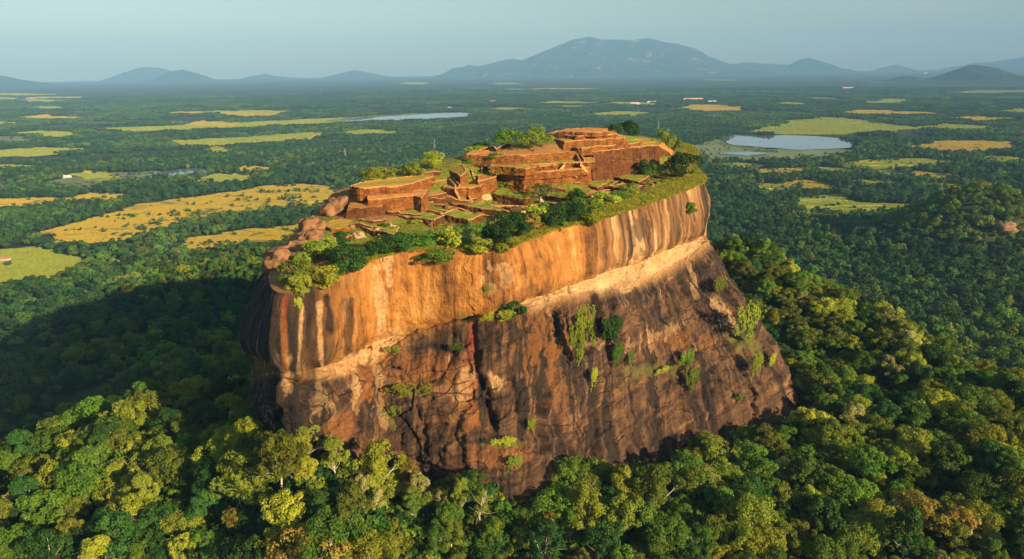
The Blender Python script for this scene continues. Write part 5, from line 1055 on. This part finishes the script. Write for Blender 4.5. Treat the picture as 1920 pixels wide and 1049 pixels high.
# long grass on the rim
gP, gR, gS, gI = [], [], [], []
for _ in range(9000):
    t = rng.uniform(6.2, 14.2) if rng.uniform() < 0.75 else rng.uniform(0.6, 6.2)
    r0 = cr(rims, np.array([t]))[0]; o0 = cr(out, np.array([t]))[0]; k = rng.uniform(0, 1) ** 1.5 * (14 if t > 6.2 else 4.5) - 0.4; p = r0 - o0 * k
    if fbm(np.array([p[0] * .15]), np.array([p[1] * .15]), 0, 2, 131)[0] < -0.25 and t < 6.2: continue
    p[2] = _S(np.array([p[0]]), np.array([p[1]]))[0] * min(1, k / 2 + .3) + r0[2] * (1 - min(1, k / 2 + .3)) if k > 0 else r0[2] - 0.3
    gP.append(p); gR.append(rng.uniform(0, 6.28)); gS.append(rng.uniform(0.8, 2.3) if t > 6.2 else rng.uniform(0.7, 1.5)); gI.append(rng.integers(0, 4))
for _ in range(4500):
    a_, b_ = rng.uniform(560, 1290), rng.uniform(262, 470); p = onS(a_, b_)
    if not inpoly(p[:1], p[1:2], RIM)[0] or fbm(p[:1] * .08, p[1:2] * .08, 0, 3, 141)[0] < -0.1: continue
    gP.append(p); gR.append(rng.uniform(0, 6.28)); gS.append(rng.uniform(0.5, 1.0)); gI.append(rng.integers(0, 4))
TUFT = []
for i in range(4):
    V, f = tuft_mesh(700 + i, 20, 0.75, 0.6, 0.9); TUFT.append(mesh('grass_tuft', V, f, GRASSM if i % 2 else GRASSG))
instancer('rim_grass', np.array(gP), gR, gS, TUFT, 'long yellow-green grass along the edge of the summit', 'grass', idx=gI)
#@@SECTION distance
# ------------------------------------------------------------------ mountains and hills on the horizon
def mtn_mat(name, wood, rockc, amt):
    m = Mat(name, 0.95); p = m.geo(); n1 = m.noise(p, 0.0016, 7, 0.62); n2 = m.noise(p, 0.014, 5, 0.65)
    k = m.mix(m.ramp(n2, [(0.35, 0.0), (0.65, 1.0)]), tuple(c * 0.55 for c in wood), wood); k = m.mix(m.ramp(n1, [(amt, 0.0), (amt + 0.06, 0.8)]), k, rockc)
    m.bump(m.math('ADD', n2, m.math('MULTIPLY', n1, 3.0)), 1.0, 120.0); return m.color(k)
MTN = mtn_mat('wooded mountain', (0.04, 0.07, 0.035), (0.52, 0.36, 0.24), 0.60); HILLM = mtn_mat('wooded hill', (0.035, 0.055, 0.02), (0.30, 0.24, 0.15), 0.72)
def mountain(label, prof, Y, depth, mat, rough=0.10, seed=0, name='mountain'):
    pr = np.array([D(a, b, Y) for a, b in prof]); nx, ny = 260, 90; X = np.linspace(pr[0, 0], pr[-1, 0], nx); hz = np.maximum(np.interp(X, pr[:, 0], pr[:, 2]), 0)
    ker = np.hanning(7); ker /= ker.sum(); hz = np.convolve(np.pad(hz, 3, mode='edge'), ker, 'valid'); t = np.linspace(-1, 1, ny); ins = np.minimum(1, np.minimum(np.arange(nx), np.arange(nx)[::-1]) / 14.0)
    XX, TT = np.meshgrid(X, t); YY = Y + TT * depth; hm = hz.max()
    sh = np.exp(-(TT * 1.9) ** 2) - math.exp(-1.9 ** 2); sh = np.maximum(sh, 0) / (1 - math.exp(-1.9 ** 2))
    s = 5.0 / depth; g = 1 - np.abs(fbm(XX * s * 0.8 + seed, YY * s * 0.8, 0, 5, 150 + seed)); Z = hz[None] * sh ** (1.0 + 0.35 * (fbm(XX * s, YY * s, 0, 4, 160 + seed))) * ins[None] + hm * rough * (g - 0.75) * np.abs(TT) ** 0.6 * sh ** 0.5 * ins[None]
    Z = np.maximum(Z, 0) * 1.0 + np.where(sh * ins[None] > 0.002, 0, -6)
    V = np.stack([XX, YY, Z + 1.0], -1).reshape(-1, 3); tag(link(name, mesh(name, V, grid_faces(ny, nx), mat, True)), label, 'mountain' if name == 'mountain' else 'hill', kind='structure')
mountain('broad hazy blue mountain on the horizon behind the peak', [(800,150),(830,140),(850,130),(880,122),(900,124),(930,116),(960,110),(980,114),(1000,104),(1020,96),(1045,86),(1070,76),(1105,69),(1130,75),(1150,74),(1180,76),(1200,74),(1215,72),(1235,78),(1270,83),(1300,92),(1320,105),(1340,115),(1365,123),(1400,138)], 24000, 4972, MTN, 0.34, 1)
mountain('low blue ridge joining the two horizon peaks', [(1340,140),(1370,121),(1400,117),(1440,120),(1480,122),(1520,126),(1560,140)], 25500, 2762, HILLM, 0.1, 2)
mountain('small pointed blue peak right of the broad mountain', [(1455,138),(1485,121),(1500,113),(1515,109),(1530,113),(1560,124),(1590,138)], 24500, 2431, HILLM, 0.1, 3)
mountain('pale rounded hill on the left horizon', [(210,156),(240,140),(255,131),(272,126),(300,128),(320,136),(345,150)], 26000, 2873, HILLM, 0.08, 4)
mountain('darker peaked hill in front of the pale one', [(280,158),(305,146),(325,134),(342,131),(360,136),(385,147),(410,157)], 21000, 1768, HILLM, 0.1, 5)
mountain('low hill left of the middle of the horizon', [(440,156),(470,146),(495,139),(520,144),(560,148),(610,147),(640,138),(665,132),(690,137),(740,147),(820,150)], 25500, 2873, HILLM, 0.1, 6)
mountain('dark hill cut by the left edge', [(-160,150),(-80,138),(-20,140),(10,146),(40,152),(75,162)], 16000, 1768, HILLM, 0.1, 7)
mountain('dark conical hill near the right edge', [(1690,168),(1740,156),(1770,150),(1800,131),(1825,122),(1850,126),(1880,138),(1920,150),(1980,166)], 10500, 1215, HILLM, 0.08, 8, 'hill')
mountain('low shoulder left of the dark conical hill', [(1630,168),(1665,154),(1700,143),(1735,150),(1780,166)], 10800, 773, HILLM, 0.08, 9, 'hill')
mountain('blue ridge at the far right of the horizon', [(1790,136),(1835,118),(1870,116),(1900,111),(1930,107),(1990,104),(2080,130)], 24500, 2873, HILLM, 0.08, 10)
mountain('tiny hill on the right horizon', [(1650,134),(1668,125),(1680,122),(1692,126),(1710,134)], 26500, 1657, HILLM, 0.05, 11)
bo = boulder_mesh(590, 17, 13, 11, 0.45); bo.materials.append(simple('bare pink rock', (0.14, 0.08, 0.05), (0.34, 0.19, 0.12), 0.25)); q = W(1885, 402, 60)
for _ in range(20): q = W(1885, 402, 0.5 * q[2] + 0.5 * float(H(q[0], q[1])))
o = link('outcrop', bo, loc=(q[0], q[1], float(H(q[0], q[1])) - 1)); tag(o, 'bare pink rock outcrop on the wooded knoll at the right edge', 'rock')
# ------------------------------------------------------------------ far houses and masts
HW_ = simple('white wall', (0.62, 0.58, 0.52), (0.75, 0.70, 0.62), 0.2); RF = simple('red tile roof', (0.42, 0.14, 0.08), (0.55, 0.22, 0.12), 0.3); PK = simple('pale pink roof', (0.62, 0.38, 0.32), (0.72, 0.48, 0.40), 0.3); WR = simple('white roof', (0.68, 0.64, 0.58), (0.78, 0.74, 0.68), 0.3)
DW = simple('dark window', (0.03, 0.03, 0.03), (0.05, 0.05, 0.05))
def house(a, b, L, Wd, h, rot, roof, label):
    p = W(a, b, 4.0); p[2] = float(H(p[0], p[1])) ; root = link('house', None, loc=p); root.rotation_euler = (0, 0, rot); tag(root, label, 'house', 'far houses on the plain')
    V, f = box((0, 0, -0.5), (1, 0, 0), L, Wd, h + 0.5); link('wall', mesh('wall', V, f, HW_), root)
    e = 0.8; x_, y_, r_ = L / 2 + e, Wd / 2 + e, Wd * 0.34
    V = np.array([[-x_, -y_, h - .1], [x_, -y_, h - .1], [x_, y_, h - .1], [-x_, y_, h - .1], [-x_ + Wd * .25, 0, h + r_], [x_ - Wd * .25, 0, h + r_]])
    link('roof', mesh('roof', V, [np.array([[0, 1, 5, 4], [2, 3, 4, 5], [3, 2, 1, 0]]), np.array([[1, 2, 5], [3, 0, 4]])], roof), root)
    V, f = joinm([box((k * L / 5, -Wd / 2 - 0.05, h * .35), (1, 0, 0), L / 12, 0.12, h * .4) for k in (-2, -1, 0, 1, 2)]); link('windows', mesh('windows', V, f, DW), root)
for q in [(250,223,14,10,'red roofed house leftmost of three far on the left plain',RF),(268,223,12,10,'pale roofed house in the middle of three far on the left plain',WR),(298,222,16,12,'red roofed house rightmost of three far on the left plain',RF),(590,257,26,12,'red roofed shed beside the dry field left of the summit',RF),
          (925,194,60,24,'long pink roofed building far behind the summit trees',PK),(842,202,34,18,'small pink roofed house left of the long pink one',PK),(1190,197,70,26,'pink roofed building left of the far village',PK),(1222,195,70,24,'low pink building in the far village',PK),(1300,190,150,40,'longest pale roofed building of the far village',PK),(1335,194,70,26,'white roofed building right of the longest one',WR),
          (1176,200,40,20,'small red roofed house at the left end of the far village',RF),(1150,203,24,14,'tiny pale house at the start of the far village',WR),(970,190,22,14,'lone white house far behind the peak',WR),(1640,424,44,14,'long pink roofed house in the trees right of the rock',PK),(1598,414,16,9,'white house in the clearing shade right of the rock',WR),(1605,425,18,10,'small red roofed house beside the long pink one',RF),
          (112,331,22,12,'red roofed house at the end of the left marsh meadow',RF),(126,333,18,10,'white house beside the left lake meadow',WR),(1266,336,14,9,'pink house hidden behind the right edge trees',PK),(1590,168,120,40,'broad pink building in the right distance',PK),(1735,138,90,50,'white block far off on the right plain',WR),(12,497,10,7,'tiny red house in the left field',RF)]:
    a, b, L, Wd, lb, rf = q; house(a, b, L, Wd, 4.5 if L < 50 else 8, rng.uniform(-.25, .25), rf, lb)
STEEL = simple('galvanised steel', (0.50, 0.50, 0.50), (0.62, 0.62, 0.62))
def mast(a, b, hpx, label):
    p = W(a, b, 4.0); p[2] = float(H(p[0], p[1])); h = hpx * np.linalg.norm(p - EYE) / F; root = link('lattice_mast', None, loc=p); tag(root, label, 'mast', 'steel masts on the plain'); w0, w1 = h * .07, h * .012; cs = [(-1, -1), (1, -1), (1, 1), (-1, 1)]
    t = lambda c, k: np.array([c[0] * (w0 + (w1 - w0) * k), c[1] * (w0 + (w1 - w0) * k), h * k]); rr_ = 0.10
    for c in cs: V, f = tube([t(c, 0), t(c, 1)], [rr_, rr_ * .6], 5); link('leg', mesh('leg', V, f, STEEL), root)
    parts = []
    for k in range(9):
        for i in range(4): parts.append(tube([t(cs[i], k / 9), t(cs[(i + 1) % 4], (k + 1) / 9)], [rr_ * .6, rr_ * .6], 4)); parts.append(tube([t(cs[i], (k + 1) / 9), t(cs[(i + 1) % 4], (k + 1) / 9)], [rr_ * .6, rr_ * .6], 4))
    V, f = joinm(parts); link('bracing', mesh('bracing', V, f, STEEL), root)
    for k in (0.82, 0.93): V, f = tube([[-h * .05, 0, h * k], [h * .05, 0, h * k]], [rr_, rr_], 5); link('cross_arm', mesh('cross_arm', V, f, STEEL), root)
mast(815, 286, 26, 'steel mast rising from the wood above the round yellow summit tree'); mast(648, 300, 22, 'steel mast in the wood left of the summit'); mast(1234, 252, 24, 'white mast behind the right edge tree')
# ------------------------------------------------------------------ the air
hz_ = bpy.data.materials.new('pale air'); hz_.use_nodes = True; n_ = hz_.node_tree.nodes; n_.clear()
vo = n_.new('ShaderNodeVolumePrincipled'); vo.inputs['Color'].default_value = (0.28, 0.60, 1.0, 1); vo.inputs['Density'].default_value = 5.4e-5; vo.inputs['Anisotropy'].default_value = -0.15
om = n_.new('ShaderNodeOutputMaterial'); hz_.node_tree.links.new(vo.outputs[0], om.inputs['Volume'])
V, f = box((0, 0, -9.0), (1, 0, 0), 62000, 62000, 1459); tag(link('haze', mesh('haze', V, f, hz_)), 'thin blue haze over the plain', 'haze', kind='stuff')
